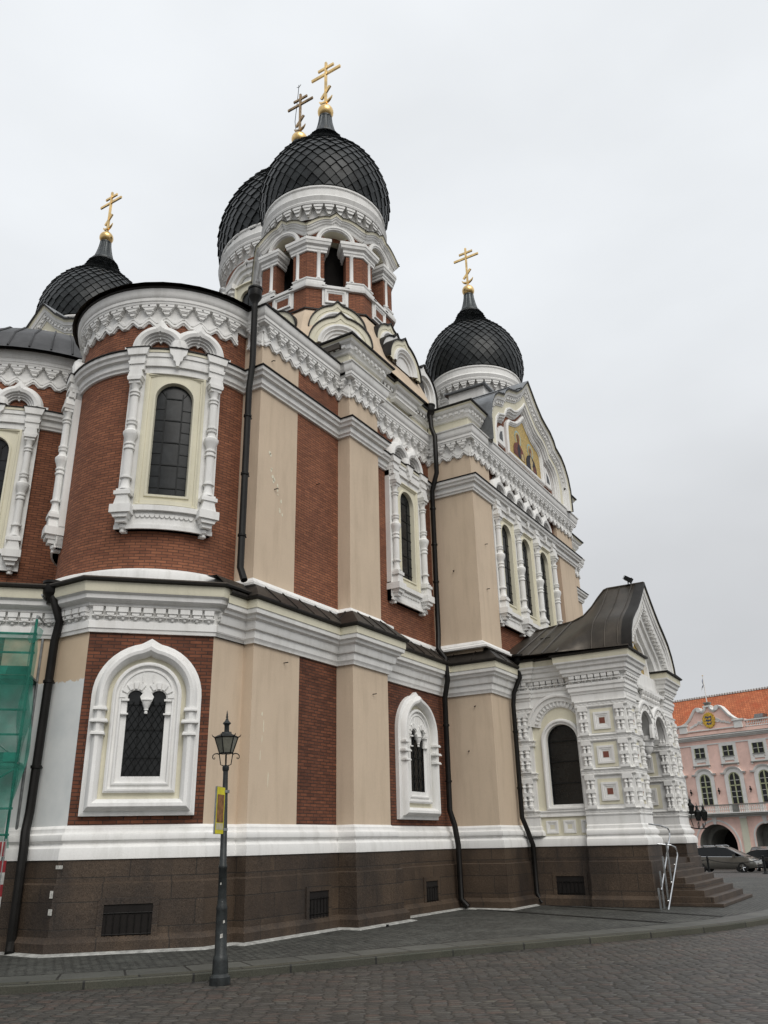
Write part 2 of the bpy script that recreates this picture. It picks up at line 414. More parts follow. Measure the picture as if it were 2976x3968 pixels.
class MB:
    def __init__(s, up=False):
        s.v = []; s.f = []; s.m = []; s.uv = []; s.up = up
    def face(s, pts, mat, uv=None):
        i = len(s.v)
        s.v += [Vector(p) for p in pts]
        s.f.append(list(range(i, i + len(pts))))
        s.m.append(mat); s.uv.append(uv)
    def box(s, a, b, mat, M=None):
        x0, y0, z0 = a; x1, y1, z1 = b
        P = [Vector(p) for p in ((x0, y0, z0), (x1, y0, z0), (x1, y1, z0), (x0, y1, z0), (x0, y0, z1), (x1, y0, z1), (x1, y1, z1), (x0, y1, z1))]
        if M: P = [M @ p for p in P]
        for q in ((0, 3, 2, 1), (4, 5, 6, 7), (0, 1, 5, 4), (1, 2, 6, 5), (2, 3, 7, 6), (3, 0, 4, 7)):
            s.face([P[k] for k in q], mat)
    def rows(s, rows, mats, closed=False, us=None, vs=None):
        for j in range(len(rows) - 1):
            a, b = rows[j], rows[j + 1]
            mt = mats[j] if isinstance(mats, (list, tuple)) else mats
            n = len(a)
            for i in range(n if closed else n - 1):
                k = (i + 1) % n
                uv = None
                if us: uv = [(us[i], vs[j]), (us[i + 1], vs[j]), (us[i + 1], vs[j + 1]), (us[i], vs[j + 1])]
                s.face([a[i], a[k], b[k], b[i]], mt, uv)
    def sweep(s, path, prof, mats, closed=False, u0=0, caps=False):
        rows = []
        for o, z in prof:
            rows.append([Vector((x, y, z)) for x, y in offs(path, o, closed)])
        us = [u0]
        pp = path + [path[0]] if closed else path
        for i in range(len(pp) - 1):
            us.append(us[-1] + math.hypot(pp[i + 1][0] - pp[i][0], pp[i + 1][1] - pp[i][1]))
        vs = [prof[0][1]]
        for i in range(len(prof) - 1):
            vs.append(vs[-1] + math.hypot(prof[i + 1][0] - prof[i][0], prof[i + 1][1] - prof[i][1]))
        s.rows(rows, mats, closed, us, vs)
        if caps and not closed:
            mt = mats[0] if isinstance(mats, (list, tuple)) else mats
            s.face([r[0] for r in rows], mt); s.face([r[-1] for r in rows][::-1], mt)
    def fsweep(s, F, path, prof, mats, closed=False):
        """sweep (w outward-left, o) profile along a path drawn on a wall"""
        rows = []
        for w, o in prof:
            rows.append([F(a, h, o) for a, h in offs(path, -w, closed)])
        s.rows(rows, mats, closed)
    def fbox(s, F, s0, s1, h0, h1, o0, o1, mat, taper=0):
        n = max(1, int(abs(s1 - s0) / .12)) if F.bent else 1
        ss = [s0 + (s1 - s0) * i / n for i in range(n + 1)]
        tt = [s0 + taper + (s1 - s0 - 2 * taper) * i / n for i in range(n + 1)]
        r = [[F(a, h0, o0) for a in tt], [F(a, h0, o1) for a in tt], [F(a, h1, o1) for a in ss], [F(a, h1, o0) for a in ss]]
        s.rows(r, mat)
        for i in (0, -1):
            s.face([r[0][i], r[1][i], r[2][i], r[3][i]], mat)
    def fprism(s, F, pts, o0, o1, mat, side=None):
        if F.bent:
            pts2 = []
            for i, p in enumerate(pts):
                q = pts[(i + 1) % len(pts)]
                n = max(1, int(abs(q[0] - p[0]) / .15))
                pts2 += [(p[0] + (q[0] - p[0]) * k / n, p[1] + (q[1] - p[1]) * k / n) for k in range(n)]
            pts = pts2
        s.face([F(a, h, o1) for a, h in pts], mat)
        n = len(pts)
        for i in range(n):
            a, b = pts[i], pts[(i + 1) % n]
            s.face([F(a[0], a[1], o0), F(b[0], b[1], o0), F(b[0], b[1], o1), F(a[0], a[1], o1)], side or mat)
    def fring(s, F, outer, inner, o0, o1, mat, open_ends=False):
        """flat band between two outlines with the same number of points"""
        n = len(outer)
        rng = range(n - 1) if open_ends else range(n)
        for i in rng:
            k = (i + 1) % n
            s.face([F(*outer[i], o1), F(*outer[k], o1), F(*inner[k], o1), F(*inner[i], o1)], mat)
            s.face([F(*outer[i], o0), F(*outer[k], o0), F(*outer[k], o1), F(*outer[i], o1)], mat)
            s.face([F(*inner[i], o0), F(*inner[k], o0), F(*inner[k], o1), F(*inner[i], o1)], mat)
    def flathe(s, F, sc, oc, prof, mat, n=10):
        rows = []
        for r, h in prof:
            rows.append([F(sc + r * cos(2 * pi * i / n), h, oc + r * sin(2 * pi * i / n)) for i in range(n)])
        s.rows(rows, mat, True)
    def lathe(s, c, prof, mats, n=48, a0=0, a1=360):
        full = abs(a1 - a0) >= 360
        k = n if full else n + 1
        an = [R(a0 + (a1 - a0) * i / n) for i in range(n + 1)]
        rows = [[Vector((c[0] + r * cos(a), c[1] + r * sin(a), z)) for a in an[:k]] for r, z in prof]
        rm = max(r for r, z in prof)
        us = [a * rm for a in an]
        vs = [prof[0][1]]
        for i in range(len(prof) - 1):
            vs.append(vs[-1] + math.hypot(prof[i + 1][0] - prof[i][0], prof[i + 1][1] - prof[i][1]))
        s.rows(rows, mats, full, us, vs)
    def tube(s, pts, r, mat, n=8, caps=True):
        pts = [Vector(p) for p in pts]
        rows = []
        up = Vector((0, 0, 1))
        for i, p in enumerate(pts):
            d = (pts[min(i + 1, len(pts) - 1)] - pts[max(i - 1, 0)]).normalized()
            if i == 0:
                a = d.cross(up)
                if a.length < .3: a = d.cross(Vector((1, 0, 0)))
            else:
                a = pa_ - d * pa_.dot(d)
            a.normalize(); pa_ = a; b = a.cross(d)
            rr = r[i] if isinstance(r, (list, tuple)) else r
            rows.append([p + a * rr * cos(2 * pi * k / n) + b * rr * sin(2 * pi * k / n) for k in range(n)])
        s.rows(rows, mat, True)
        if caps:
            s.face(rows[0], mat); s.face(rows[-1], mat)
    def build(s, name, parent=None, label=None, ang=32, M=None, smooth=True):
        me = bpy.data.meshes.new(name)
        vs = [v * CAM_SCALE + SHIFT for v in s.v] if s.up else s.v
        me.from_pydata([tuple(v) for v in vs], [], s.f)
        names = []
        for x in s.m:
            if x not in names: names.append(x)
        for x in names: me.materials.append(MATS[x])
        me.polygons.foreach_set('material_index', [names.index(x) for x in s.m])
        uvl = me.uv_layers.new(name='UVMap')
        for pi_, poly in enumerate(me.polygons):
            uv = s.uv[pi_]
            if uv is None:
                nn = poly.normal
                if abs(nn.z) > .8:
                    uv = [(vs[i].x, vs[i].y) for i in poly.vertices]
                else:
                    l = math.hypot(nn.x, nn.y) or 1
                    tx, ty = -nn.y / l, nn.x / l
                    uv = [(vs[i].x * tx + vs[i].y * ty, vs[i].z) for i in poly.vertices]
            for li, q in zip(poly.loop_indices, uv):
                uvl.data[li].uv = q
        b = bmesh.new(); b.from_mesh(me)
        bmesh.ops.remove_doubles(b, verts=b.verts, dist=2e-4)
        bmesh.ops.recalc_face_normals(b, faces=b.faces)
        b.to_mesh(me); b.free()
        if smooth:
            me.shade_smooth()
            me.set_sharp_from_angle(angle=R(ang))
        ob = bpy.data.objects.new(name, me)
        COL.objects.link(ob)
        if parent: ob.parent = parent
        if label: ob['label'] = label
        return ob
def empty(name, loc=(0, 0, 0), rz=0):
    o = bpy.data.objects.new(name, None)
    o.empty_display_size = .3
    o.location = loc; o.rotation_euler = (0, 0, rz)
    COL.objects.link(o)
    return o
def tag(o, label, cat, group=None):
    o['label'] = label; o['category'] = cat
    if group: o['group'] = group
    return o
def struct(o):
    o['kind'] = 'structure'
    return o
def arc(cx, cz, r, a0, a1, n=16):
    return [(cx + r * cos(R(a0 + (a1 - a0) * i / n)), cz + r * sin(R(a0 + (a1 - a0) * i / n))) for i in range(n + 1)]
def ogee(cx, cz, r, tip, k=.2, n=9, a0=180, a1=0):
    """keel arch: round shoulders, small pointed tip; returns left foot to right foot"""
    th = math.degrees(math.acos(k))
    L = arc(cx, cz, r, a0, th + (180 - 2 * th), n)
    sx, sz = L[-1]
    mid = [(cx - k * r * (1 - t), sz + (tip - sz + cz) * t ** 1.25) for t in (.4, .75)]
    mid = [(cx - k * r * (1 - t), sz + (cz + tip - sz) * (t ** 1.15)) for t in (.35, .7)]
    top = [(cx, cz + tip)]
    right = [(2 * cx - x, z) for x, z in reversed(L + mid)]
    return L + mid + top + right

CH = empty('cathedral')
tag(CH, 'large onion-domed cathedral of red brick, beige plaster and white ornament on a brown granite base', 'cathedral')

# ================================================================== CATHEDRAL: lower storey
LOW = [(-9, 9.4), (-2.69, 3.09), (-2.69, 2.0), (-.95, .3), (0, .3), (0, .03), (3.12, .03), (3.12, -.45), (4.73, -.45), (4.73, .03),
       (8.94, .03), (8.94, -1.43), (10.66, -1.43)]
LOW2 = [(15.95, -1.43), (18.9, -1.43), (18.9, .03), (24.2, .03), (24.2, 18.5)]
def wall(name, a, b, z0, z1, mat, up=False, label=None, parent=CH):
    mb = MB(up)
    mb.sweep([a, b], [(0, z0), (0, z1)], mat)
    return mb.build(name, parent, label)
# ---- granite plinth
PLP = [(.30, -.4), (.30, .18), (.22, .26), (.20, .27), (.20, .70), (.20, 1.10), (.17, 1.12), (.14, 1.13), (.14, 1.50), (0, 1.53)]
VENTS = []
mb = MB()
mb.sweep(LOW, PLP, 'granite')
mb.build('granite_plinth', CH)
mb = MB()
mb.sweep(LOW2, PLP, 'granite')
plinth = mb.build('granite_plinth', CH)
mb = MB()
for q in (LOW,):
    mb.sweep(q, [(.28, .035), (.33, .025), (.41, .008), (.45, -.05)], 'mortar')
mb.build('mortar_fillet', CH)
BASE = [(.14, 1.50), (.165, 1.505), (.165, 1.62), (.15, 1.70), (.10, 1.74), (.075, 1.76), (.075, 1.785), (.10, 1.80), (.13, 1.83), (.135, 1.88), (.12, 1.93), (.07, 1.96), (.055, 1.99), (.055, 2.03), (.03, 2.06), (0, 2.085)]
mb = MB()
mb.sweep(LOW, BASE, 'white_plaster')
mb.build('base_moulding', CH)
mb = MB()
mb.sweep(LOW2, BASE, 'white_plaster')
mb.build('base_moulding', CH)
# ---- walls between base and first cornice
Z1, Z2 = 2.07, 5.78
wall('plaster_wall', (-3.35, 3.75), (-2.69, 3.09), Z1, Z2, 'undercoated_plaster')
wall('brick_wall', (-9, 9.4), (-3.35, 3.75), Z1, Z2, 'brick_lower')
wall('plaster_wall', (-2.69, 3.09), (-2.69, 2.0), Z1, Z2, 'undercoated_plaster', label='wall strip half painted with pale undercoat')
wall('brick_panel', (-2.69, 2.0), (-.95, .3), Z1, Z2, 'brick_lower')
wall('plaster_wall', (-.95, .3), (0, .3), Z1, Z2, 'beige_plaster')
for path in ([(0, .3), (0, .03), (1.62, .03)], [(3.12, .03), (3.12, -.45), (4.73, -.45), (4.73, .03)], [(8.94, .03), (8.94, -1.43), (10.66, -1.43)]):
    mb = MB(); mb.sweep(path, [(0, Z1), (0, Z2)], 'beige_plaster'); mb.build('plaster_pier', CH)
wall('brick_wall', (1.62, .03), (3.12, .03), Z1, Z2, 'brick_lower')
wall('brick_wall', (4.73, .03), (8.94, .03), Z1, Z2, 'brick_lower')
mb = MB(); mb.sweep(LOW2, [(0, Z1), (0, Z2)], 'beige_plaster'); mb.build('plaster_wall', CH)
# ---- first cornice with its metal weathering
NAV = [(0, 5.70), (.05, 5.70), (.06, 5.76), (.09, 5.80), (.10, 5.95), (.15, 5.97), (.17, 6.03), (.18, 6.14), (.25, 6.18), (.27, 6.24), (.33, 6.27), (.34, 6.33), (.34, 6.37), (.36, 6.37), (.37, 6.54), (.43, 6.56), (.44, 6.59)]
NM = ['white_plaster'] * 12 + ['cream_plaster'] * 2 + ['roof_edge'] * 2
APS = [(0, 5.70), (.05, 5.70), (.06, 5.76), (.08, 5.78), (.08, 5.92), (.05, 5.94), (.05, 6.20), (.14, 6.22), (.15, 6.27), (.22, 6.29), (.27, 6.34), (.28, 6.42), (.34, 6.46), (.35, 6.50), (.36, 6.66), (.44, 6.68), (.45, 6.72)]
mb = MB()
P1 = LOW[3:]
mb.sweep(P1, NAV, NM)
mb.build('lower_cornice', CH)
mb = MB()
mb.sweep(LOW2, NAV, NM)
mb.build('lower_cornice', CH)
mb = MB()
AP = LOW[:5]
mb.sweep(AP, APS, NM)
def along(path, pitch, fn, o=0, edge=.5):
    for i in range(len(path) - 1):
        a, b = path[i], path[i + 1]
        L = math.hypot(b[0] - a[0], b[1] - a[1])
        if L < pitch * .5: continue
        n = max(1, round(L / pitch)); q = L / n
        dx, dy = (b[0] - a[0]) / L, (b[1] - a[1]) / L
        for k in range(n):
            t = (k + edge) * q
            fn(flat((a[0] + dx * t, a[1] + dy * t), (dy, -dx)), q)
def baluster(F, q):
    mb.fbox(F, -q * .40, q * .40, 6.10, 6.20, .05, .16, 'white_plaster')
    mb.fbox(F, -q * .30, q * .30, 6.04, 6.10, .05, .14, 'white_plaster')
    mb.flathe(F, 0, .09, [(.0, 5.955), (.025, 5.96), (.035, 5.985), (.022, 6.0), (.06, 6.02), (.065, 6.04)], 'white_plaster', 8)
    mb.fbox(F, -q * .46, q * .46, 6.015, 6.035, .05, .13, 'white_plaster')
    mb.fbox(F, -q * .36, q * .36, 5.99, 6.015, .05, .09, 'white_plaster')
ap = [(-6.2, 6.6)] + AP[1:]
along(ap, .235, baluster)
mb.build('apse_cornice', CH)
mb = MB()
mb.sweep(P1, [(.44, 6.59), (.445, 6.62), (-.03, 7.05), (-.32, 7.08)], 'cornice_metal')
mb.sweep(LOW2, [(.44, 6.59), (.445, 6.62), (-.03, 7.05), (-.32, 7.08)], 'cornice_metal')
def seam(F, q):
    a, b = F(0, 6.61, .45), F(0, 7.045, -.03)
    t = F(1, 0, 0) - F(0, 0, 0)
    up = Vector((0, 0, .035))
    for d in (-.012, .012):
        mb.face([a + t * d, b + t * d, b + t * d + up, a + t * d + up], 'cornice_metal')
    mb.face([a - t * .012 + up, a + t * .012 + up, b + t * .012 + up, b - t * .012 + up], 'cornice_metal')
along(P1[2:], .62, seam)
mb.build('cornice_roof', CH)
mb = MB()
apo = offs(AP, .45)
rows = [[Vector((x, y, 6.72)) for x, y in apo], [Vector((x, y, 6.745)) for x, y in apo],
        [Vector((-6.0, 10.5, 7.5)), Vector((-1.2, 6.0, 7.35)), Vector((-1.0, 3.6, 7.3)), Vector((.2, 1.6, 7.3)), Vector((.6, 1.2, 7.3))]]
mb.rows(rows, 'roof_brown')
mb.build('apse_roof', CH)

# ---- lower arched windows
def window_low(F):
    mb = MB()
    sp, r = 4.45, .86
    top = ogee(0, sp, r, .925, k=.17, n=10)
    path = [(-r, 2.42)] + top + [(r, 2.42)]
    mb.fsweep(F, path, [(.18, 0), (.18, .10), (.12, .13), (.10, .13), (.07, .22), (.02, .27), (-.04, .26), (-.09, .20), (-.115, .12), (-.115, .05)], 'white_plaster', closed=True)
    inn = [(-.75, 2.52)] + ogee(0, sp, .75, .80, k=.15, n=10) + [(.75, 2.52)]
    mb.fring(F, inn, [(-.55, 2.73)] + arc(0, sp, .55, 180, 0, len(inn) - 3) + [(.55, 2.73)], .0, .055, 'cream_plaster')
    ip = [(-.56, 2.74)] + arc(0, sp, .56, 180, 0, 20) + [(.56, 2.74)]
    mb.fsweep(F, ip, [(.095, .05), (.095, .13), (.06, .16), (.03, .16), (.02, .10), (-.02, .09), (-.05, .13), (-.08, .13), (-.10, .08), (-.20, .075)], 'white_plaster', closed=True)
    for sg in (-1, 1):
        for h in (3.70, 3.93, 4.16):
            w = .165 if h == 3.93 else .13
            mb.fbox(F, sg * .845 - w, sg * .845 + w, h - .012, h + .022, .02, .30, 'white_plaster')
            mb.fbox(F, sg * .845 - w * .9, sg * .845 + w * .9, h + .022, h + .05, .02, .285, 'white_plaster')
        mb.fbox(F, sg * .40 - .07, sg * .40 + .07, 4.08, 4.11, .07, .15, 'white_plaster')
        mb.fbox(F, sg * .40 - .07, sg * .40 + .07, 4.34, 4.38, .07, .16, 'white_plaster')
    fr = mb.build('arched_window', CH)
    mb = MB()
    lob = lambda c: [(c - .155 * cos(R(x)), 4.40 + .155 * sin(R(x))) for x in range(0, 181, 20)]
    ty = [(-.37, 4.10)] + [(-.37, 4.36)] + lob(-.215) + [(-.06, 4.30), (.06, 4.30)] + lob(.215) + [(.37, 4.36), (.37, 4.10), (.47, 4.10)] + arc(0, sp, .47, 0, 180, 18) + [(-.47, 4.10)]
    mb.fprism(F, ty, .02, .11, 'white_plaster')
    for c in (-.215, .215):
        for k in range(7):
            a = R(10 + k * 26.6)
            for d, w0, w1 in ((1, .028, .05),):
                ca, sa = cos(a), sin(a)
                q = [(.175, -w0), (.30, -w1), (.30, w1), (.175, w0)]
                mb.fprism(F, [(c + x * ca - y * sa, 4.40 + x * sa + y * ca) for x, y in q], .10, .145, 'white_plaster')
    for d in (-.10, .10): mb.fbox(F, d - .012, d + .012, 4.70, 4.88, .10, .135, 'white_plaster')
    mb.fprism(F, [(-.13, 4.42), (0, 4.62), (.13, 4.42), (.09, 4.32), (-.09, 4.32)], .10, .16, 'white_plaster')
    mb.flathe(F, 0, .12, [(.0, 4.09), (.03, 4.10), (.035, 4.13), (.02, 4.15), (.045, 4.17), (.04, 4.19), (.065, 4.25), (.085, 4.30), (.09, 4.33), (.11, 4.35), (.11, 4.37), (.05, 4.38)], 'white_plaster', 12)
    mb.build('tracery', fr)
    mb = MB()
    mb.face([F(-.38, 2.80, .03), F(.38, 2.80, .03), F(.38, 4.6, .03), F(-.38, 4.6, .03)], 'dark_glass')
    for s in (-.125, .125): mb.fbox(F, s - .01, s + .01, 2.8, 4.5, .03, .05, 'iron')
    for h in (3.28, 3.80, 4.28): mb.fbox(F, -.37, .37, h - .012, h + .012, .03, .05, 'iron')
    mb.build('window_glass', fr)
    mb = MB()
    o = .072
    for k in range(-14, 16):
        for sg in (-1, 1):
            pts = []
            for t in range(2):
                pass
            # diagonal rod clipped to the opening
            c = k * .125
            h0 = 2.82; h1 = 4.34
            seg = []
            for h in (h0, h1):
                seg.append((c + sg * (h - 3.5) * .62, h))
            (sa, ha), (sb, hb) = seg
            def clip(lim):
                return ha + (lim - sa) / (sb - sa) * (hb - ha)
            lo, hi = sorted((clip(-.36), clip(.36)))
            lo, hi = max(lo, h0), min(hi, h1)
            if hi - lo < .05: continue
            f = lambda h: sa + (h - ha) / (hb - ha) * (sb - sa)
            mb.tube([F(f(lo), lo, o), F(f(hi), hi, o)], .0045, 'iron', 4)
    mb.build('window_grille', fr)
    return fr
window_low(flat((-1.82, 1.15), (-1, -1)))
window_low(flat((6.88, .03), (0, -1)))
window_low(flat((-4.25, 4.65), (-1, -1)))

# ---- barred basement openings cut as dark recess boxes framed by proud granite
def vent(F, s0, s1, h0, h1):
    mb = MB()
    w = .10
    for a in ((s0 - w, s0, h0, h1), (s1, s1 + w, h0, h1), (s0 - w, s1 + w, h1, h1 + .10), (s0 - w, s1 + w, h0 - .08, h0)):
        mb.fbox(F, a[0], a[1], a[2], a[3], -.1, .02, 'granite')
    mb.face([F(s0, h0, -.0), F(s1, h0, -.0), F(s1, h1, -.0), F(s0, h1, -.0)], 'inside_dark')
    v = mb.build('basement_opening', CH)
    mb = MB()
    n = int((s1 - s0) / .11)
    for k in range(n):
        s = s0 + (k + .5) * (s1 - s0) / n
        mb.tube([F(s, h0 + .02, .012), F(s, h1 - .12, .012)], .008, 'pipe_metal', 5)
    for h in (h0 + .05, h0 + .14, h1 - .14): mb.tube([F(s0, h, .012), F(s1, h, .012)], .009, 'pipe_metal', 5)
    mb.build('window_bars', v)
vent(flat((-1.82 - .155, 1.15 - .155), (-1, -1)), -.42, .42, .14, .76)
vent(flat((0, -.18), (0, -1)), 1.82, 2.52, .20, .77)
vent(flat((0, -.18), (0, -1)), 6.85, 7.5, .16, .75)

# ================================================================== upper storey (placed from image pixels, then scaled about the camera)
ZS, ZM, ZZ, ZT = 7.57, 12.77, 14.03, 15.05
UC, UR = (.90, 4.0), 2.5
MC, MR = (1.77, 11.05), 4.3
def arcpath(c, r, a0, a1, step=6):
    n = max(2, int(abs(a1 - a0) / step))
    return [(c[0] + r * cos(R(a0 + (a1 - a0) * i / n)), c[1] + r * sin(R(a0 + (a1 - a0) * i / n))) for i in range(n + 1)]
DR = arcpath(UC, UR, 120, 270, 5)
DRM = arcpath(MC, MR, 120, 262, 4)
NV = [(.91, 1.55), (.91, .91), (4.45, .91), (4.45, .50), (6.02, .50), (6.02, .91), (10.06, .91), (10.06, -.755), (20.35, -.755), (20.35, .91), (26.2, .91), (26.2, 20)]
def uw(name, path, mat, z0=ZS - .1, z1=ZZ + .5):
    mb = MB(True)
    mb.sweep(path, [(0, z0), (0, z1)], mat)
    return mb.build(name, CH)
uw('apse_drum', DR, 'brick', 6.9)
uw('main_apse_drum', DRM, 'brick', 7.0)
uw('plaster_pier', [(.91, 1.55), (.91, .91), (2.49, .91)], 'beige_plaster', 7.1)
uw('brick_wall', [(2.49, .91), (4.45, .91)], 'brick', 7.1)
uw('plaster_pier', [(4.45, .91), (4.45, .50), (6.02, .50), (6.02, .91)], 'beige_plaster', 7.1)
uw('brick_wall', [(6.02, .91), (10.06, .91)], 'brick', 7.1)
uw('plaster_pier', [(10.06, .91), (10.06, -.755), (11.6, -.755), (11.6, -.6)], 'beige_plaster', 7.1)
uw('brick_wall', [(11.6, -.6), (18.45, -.6)], 'brick', 7.1)
uw('plaster_pier', [(18.45, -.6), (18.45, -.755), (20.35, -.755), (20.35, .91)], 'beige_plaster', 7.1)
uw('plaster_wall', [(20.35, .91), (26.2, .91), (26.2, 20), (12, 26), (2, 22), (1.2, 15.2)], 'beige_plaster', 5)
# sill moulding
SILL = [(.20, 7.29), (.26, 7.31), (.26, 7.37), (.22, 7.40), (.14, 7.43), (.10, 7.42), (.10, 7.47), (.05, 7.52), (0, 7.57)]
mb = MB(True); mb.sweep(NV[:9], SILL, 'white_plaster', caps=True); mb.build('sill_moulding', CH)
mb = MB(True); mb.sweep(DR, [(0, 7.56), (.10, 7.52), (.34, 7.42), (.36, 7.38), (.36, 7.20)], 'white_plaster'); mb.build('drum_sill', CH)
# band between the storeys of the upper wall
BAND = [(0, 12.72), (.06, 12.73), (.07, 12.78), (.11, 12.82), (.12, 12.96), (.20, 12.99), (.22, 13.06), (.27, 13.10), (.28, 13.15), (.28, 13.19), (.32, 13.20), (.32, 13.225), (0, 13.30)]
BM = ['white_plaster'] * 9 + ['roof_edge'] * 3
for pth in (DR, DRM, NV):
    mb = MB(True); mb.sweep(pth, BAND, BM); mb.build('band_cornice', CH)
# top cornice with zigzag and brackets
TOP = [(0, 14.45), (.05, 14.45), (.06, 14.62), (.19, 14.64), (.20, 14.69), (.22, 14.71), (.22, 14.80), (.25, 14.83), (.27, 14.90), (.28, 14.97), (.29, 15.04), (.32, 15.05), (.33, 15.09), (0, 15.2)]
TM = ['white_plaster'] * 10 + ['roof_edge'] * 3
TM2 = ['white_plaster'] * 10 + ['white_plaster'] * 3
def frieze(F, q):
    w = q / 2
    # scalloped backing, chevron ribs, then a stepped bracket with a drop
    P = [(-w, 14.02), (-w * .62, 14.02), (-w * .14, 14.13), (w * .14, 14.13), (w * .62, 14.02), (w, 14.02), (w, 14.5), (-w, 14.5)]
    mb.fprism(F, P, 0, .045, 'white_plaster')
    for dz, oo in ((0.01, .080), (.105, .075)):
        for sg in (-1, 1):
            a = [(sg * w, 14.02 + dz), (sg * w * .80, 14.02 + dz), (sg * w * .10, 14.17 + dz), (0, 14.17 + dz), (0, 14.225 + dz), (sg * w * .18, 14.225 + dz), (sg * w * .90, 14.075 + dz), (sg * w, 14.075 + dz)]
            mb.fprism(F, a, .04, oo, 'white_plaster')
    mb.fbox(F, -w * .82, w * .82, 14.555, 14.64, .05, .18, 'white_plaster')
    mb.fbox(F, -w * .10, w * .10, 14.575, 14.61, .05, .183, 'roof_edge')  # dark block painted for the shade in the bracket's hole
    mb.fprism(F, [(-w * .40, 14.47), (w * .40, 14.47), (w * .74, 14.555), (-w * .74, 14.555)], .05, .165, 'white_plaster')
    mb.fbox(F, -w * .52, w * .52, 14.44, 14.47, .05, .15, 'white_plaster')
    mb.fprism(F, [(-w * .20, 14.36), (w * .20, 14.36), (w * .42, 14.44), (-w * .42, 14.44)], .05, .13, 'white_plaster')
    mb.fbox(F, -w * .13, w * .13, 14.325, 14.36, .05, .10, 'white_plaster')
def along_arc(c, r, a0, a1, pitch, fn):
    L = R(abs(a1 - a0)) * r
    n = round(L / pitch)
    for k in range(n):
        fn(bent(c, r, a0 + (a1 - a0) * (k + .5) / n), L / n)
mb = MB(True)
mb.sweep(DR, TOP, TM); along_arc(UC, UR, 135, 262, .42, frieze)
mb.build('apse_top_cornice', CH)
mb = MB(True)
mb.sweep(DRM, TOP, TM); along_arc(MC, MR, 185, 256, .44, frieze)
mb.build('main_apse_top_cornice', CH)
mb = MB(True)
mb.sweep(NV[:4], TOP, TM); mb.sweep(NV[2:], TOP, TM2)
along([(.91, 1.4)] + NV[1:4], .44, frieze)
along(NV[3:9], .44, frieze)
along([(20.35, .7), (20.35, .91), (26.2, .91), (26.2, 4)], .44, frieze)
mb.build('top_cornice', CH)
# attic over the corner bay, transept and west end
ATT = [(-.02, 15.0), (-.02, 15.56), (.05, 15.58), (.07, 15.64), (.12, 15.68), (.13, 15.82), (.22, 15.86), (.26, 15.92), (.30, 15.98), (.34, 16.00), (.35, 16.05), (0, 16.15)]
AM = ['cream_plaster'] + ['white_plaster'] * 6 + ['cream_plaster'] + ['roof_edge'] * 3
def dentil(F, q):
    mb.fbox(F, -q * .27, q * .27, 15.71, 15.80, .12, .18, 'white_plaster')
def attic(path, prof=ATT, mats=AM, caps=False, dent=True, name='attic_parapet'):
    global mb
    mb = MB(True)
    mb.sweep(path, prof, mats, caps=caps)
    if dent: along(path, .22, dentil)
    return mb.build(name, CH)
attic([(4.45, 6.0), (4.45, .50), (6.30, .50), (6.30, .80)])
attic([(6.3, .85), (10.06, .85)], [(a, b - .02) for a, b in ATT])
attic([(7.55, 1.1), (7.55, .72), (8.75, .72), (8.75, 1.1)], [(.0, 15.45), (.12, 15.50), (.12, 15.56)] + ATT[2:], ['white_plaster'] * 3 + AM[2:], True, False, 'parapet_bracket')
attic([(10.06, .85), (10.06, -.755), (11.5, -.755)])
attic([(19.1, -.755), (20.35, -.755), (20.35, .91), (26.2, .91), (26.2, 8)])
# roofs
mb = MB(True)
mb.lathe(UC, [(UR + .45, 15.12), (1.7, 15.9), (.0, 16.3)], 'roof_brown', 40)
mb.lathe(MC, [(MR + .55, 15.0), (MR + .5, 15.06), (MR + .1, 15.75), (MR - .7, 16.45), (MR - 1.9, 16.95), (0, 17.3)], 'roof_lead', 60)
for x0, y0, x1, y1, z in ((.8, 1.3, 4.7, 22, 15.3), (4.2, .7, 20.2, 21, 16.12), (20, 1.3, 26, 20, 15.9)):
    mb.box((x0, y0, z - .4), (x1, y1, z), 'roof_brown')
mb.box((10.2, -.6, 15.7), (20.2, 3, 16.1), 'roof_brown')
mb.build('roof', CH)
mb = MB(True)
for k in range(18):
    a = 150 + k * 7
    pts = [(MC[0] + r * cos(R(a)), MC[1] + r * sin(R(a)), z) for r, z in [(MR + .5, 15.08), (MR + .1, 15.77), (MR - .7, 16.47), (MR - 1.9, 16.97)]]
    mb.tube(pts, .03, 'roof_lead', 4)
mb.build('roof_seams', CH)

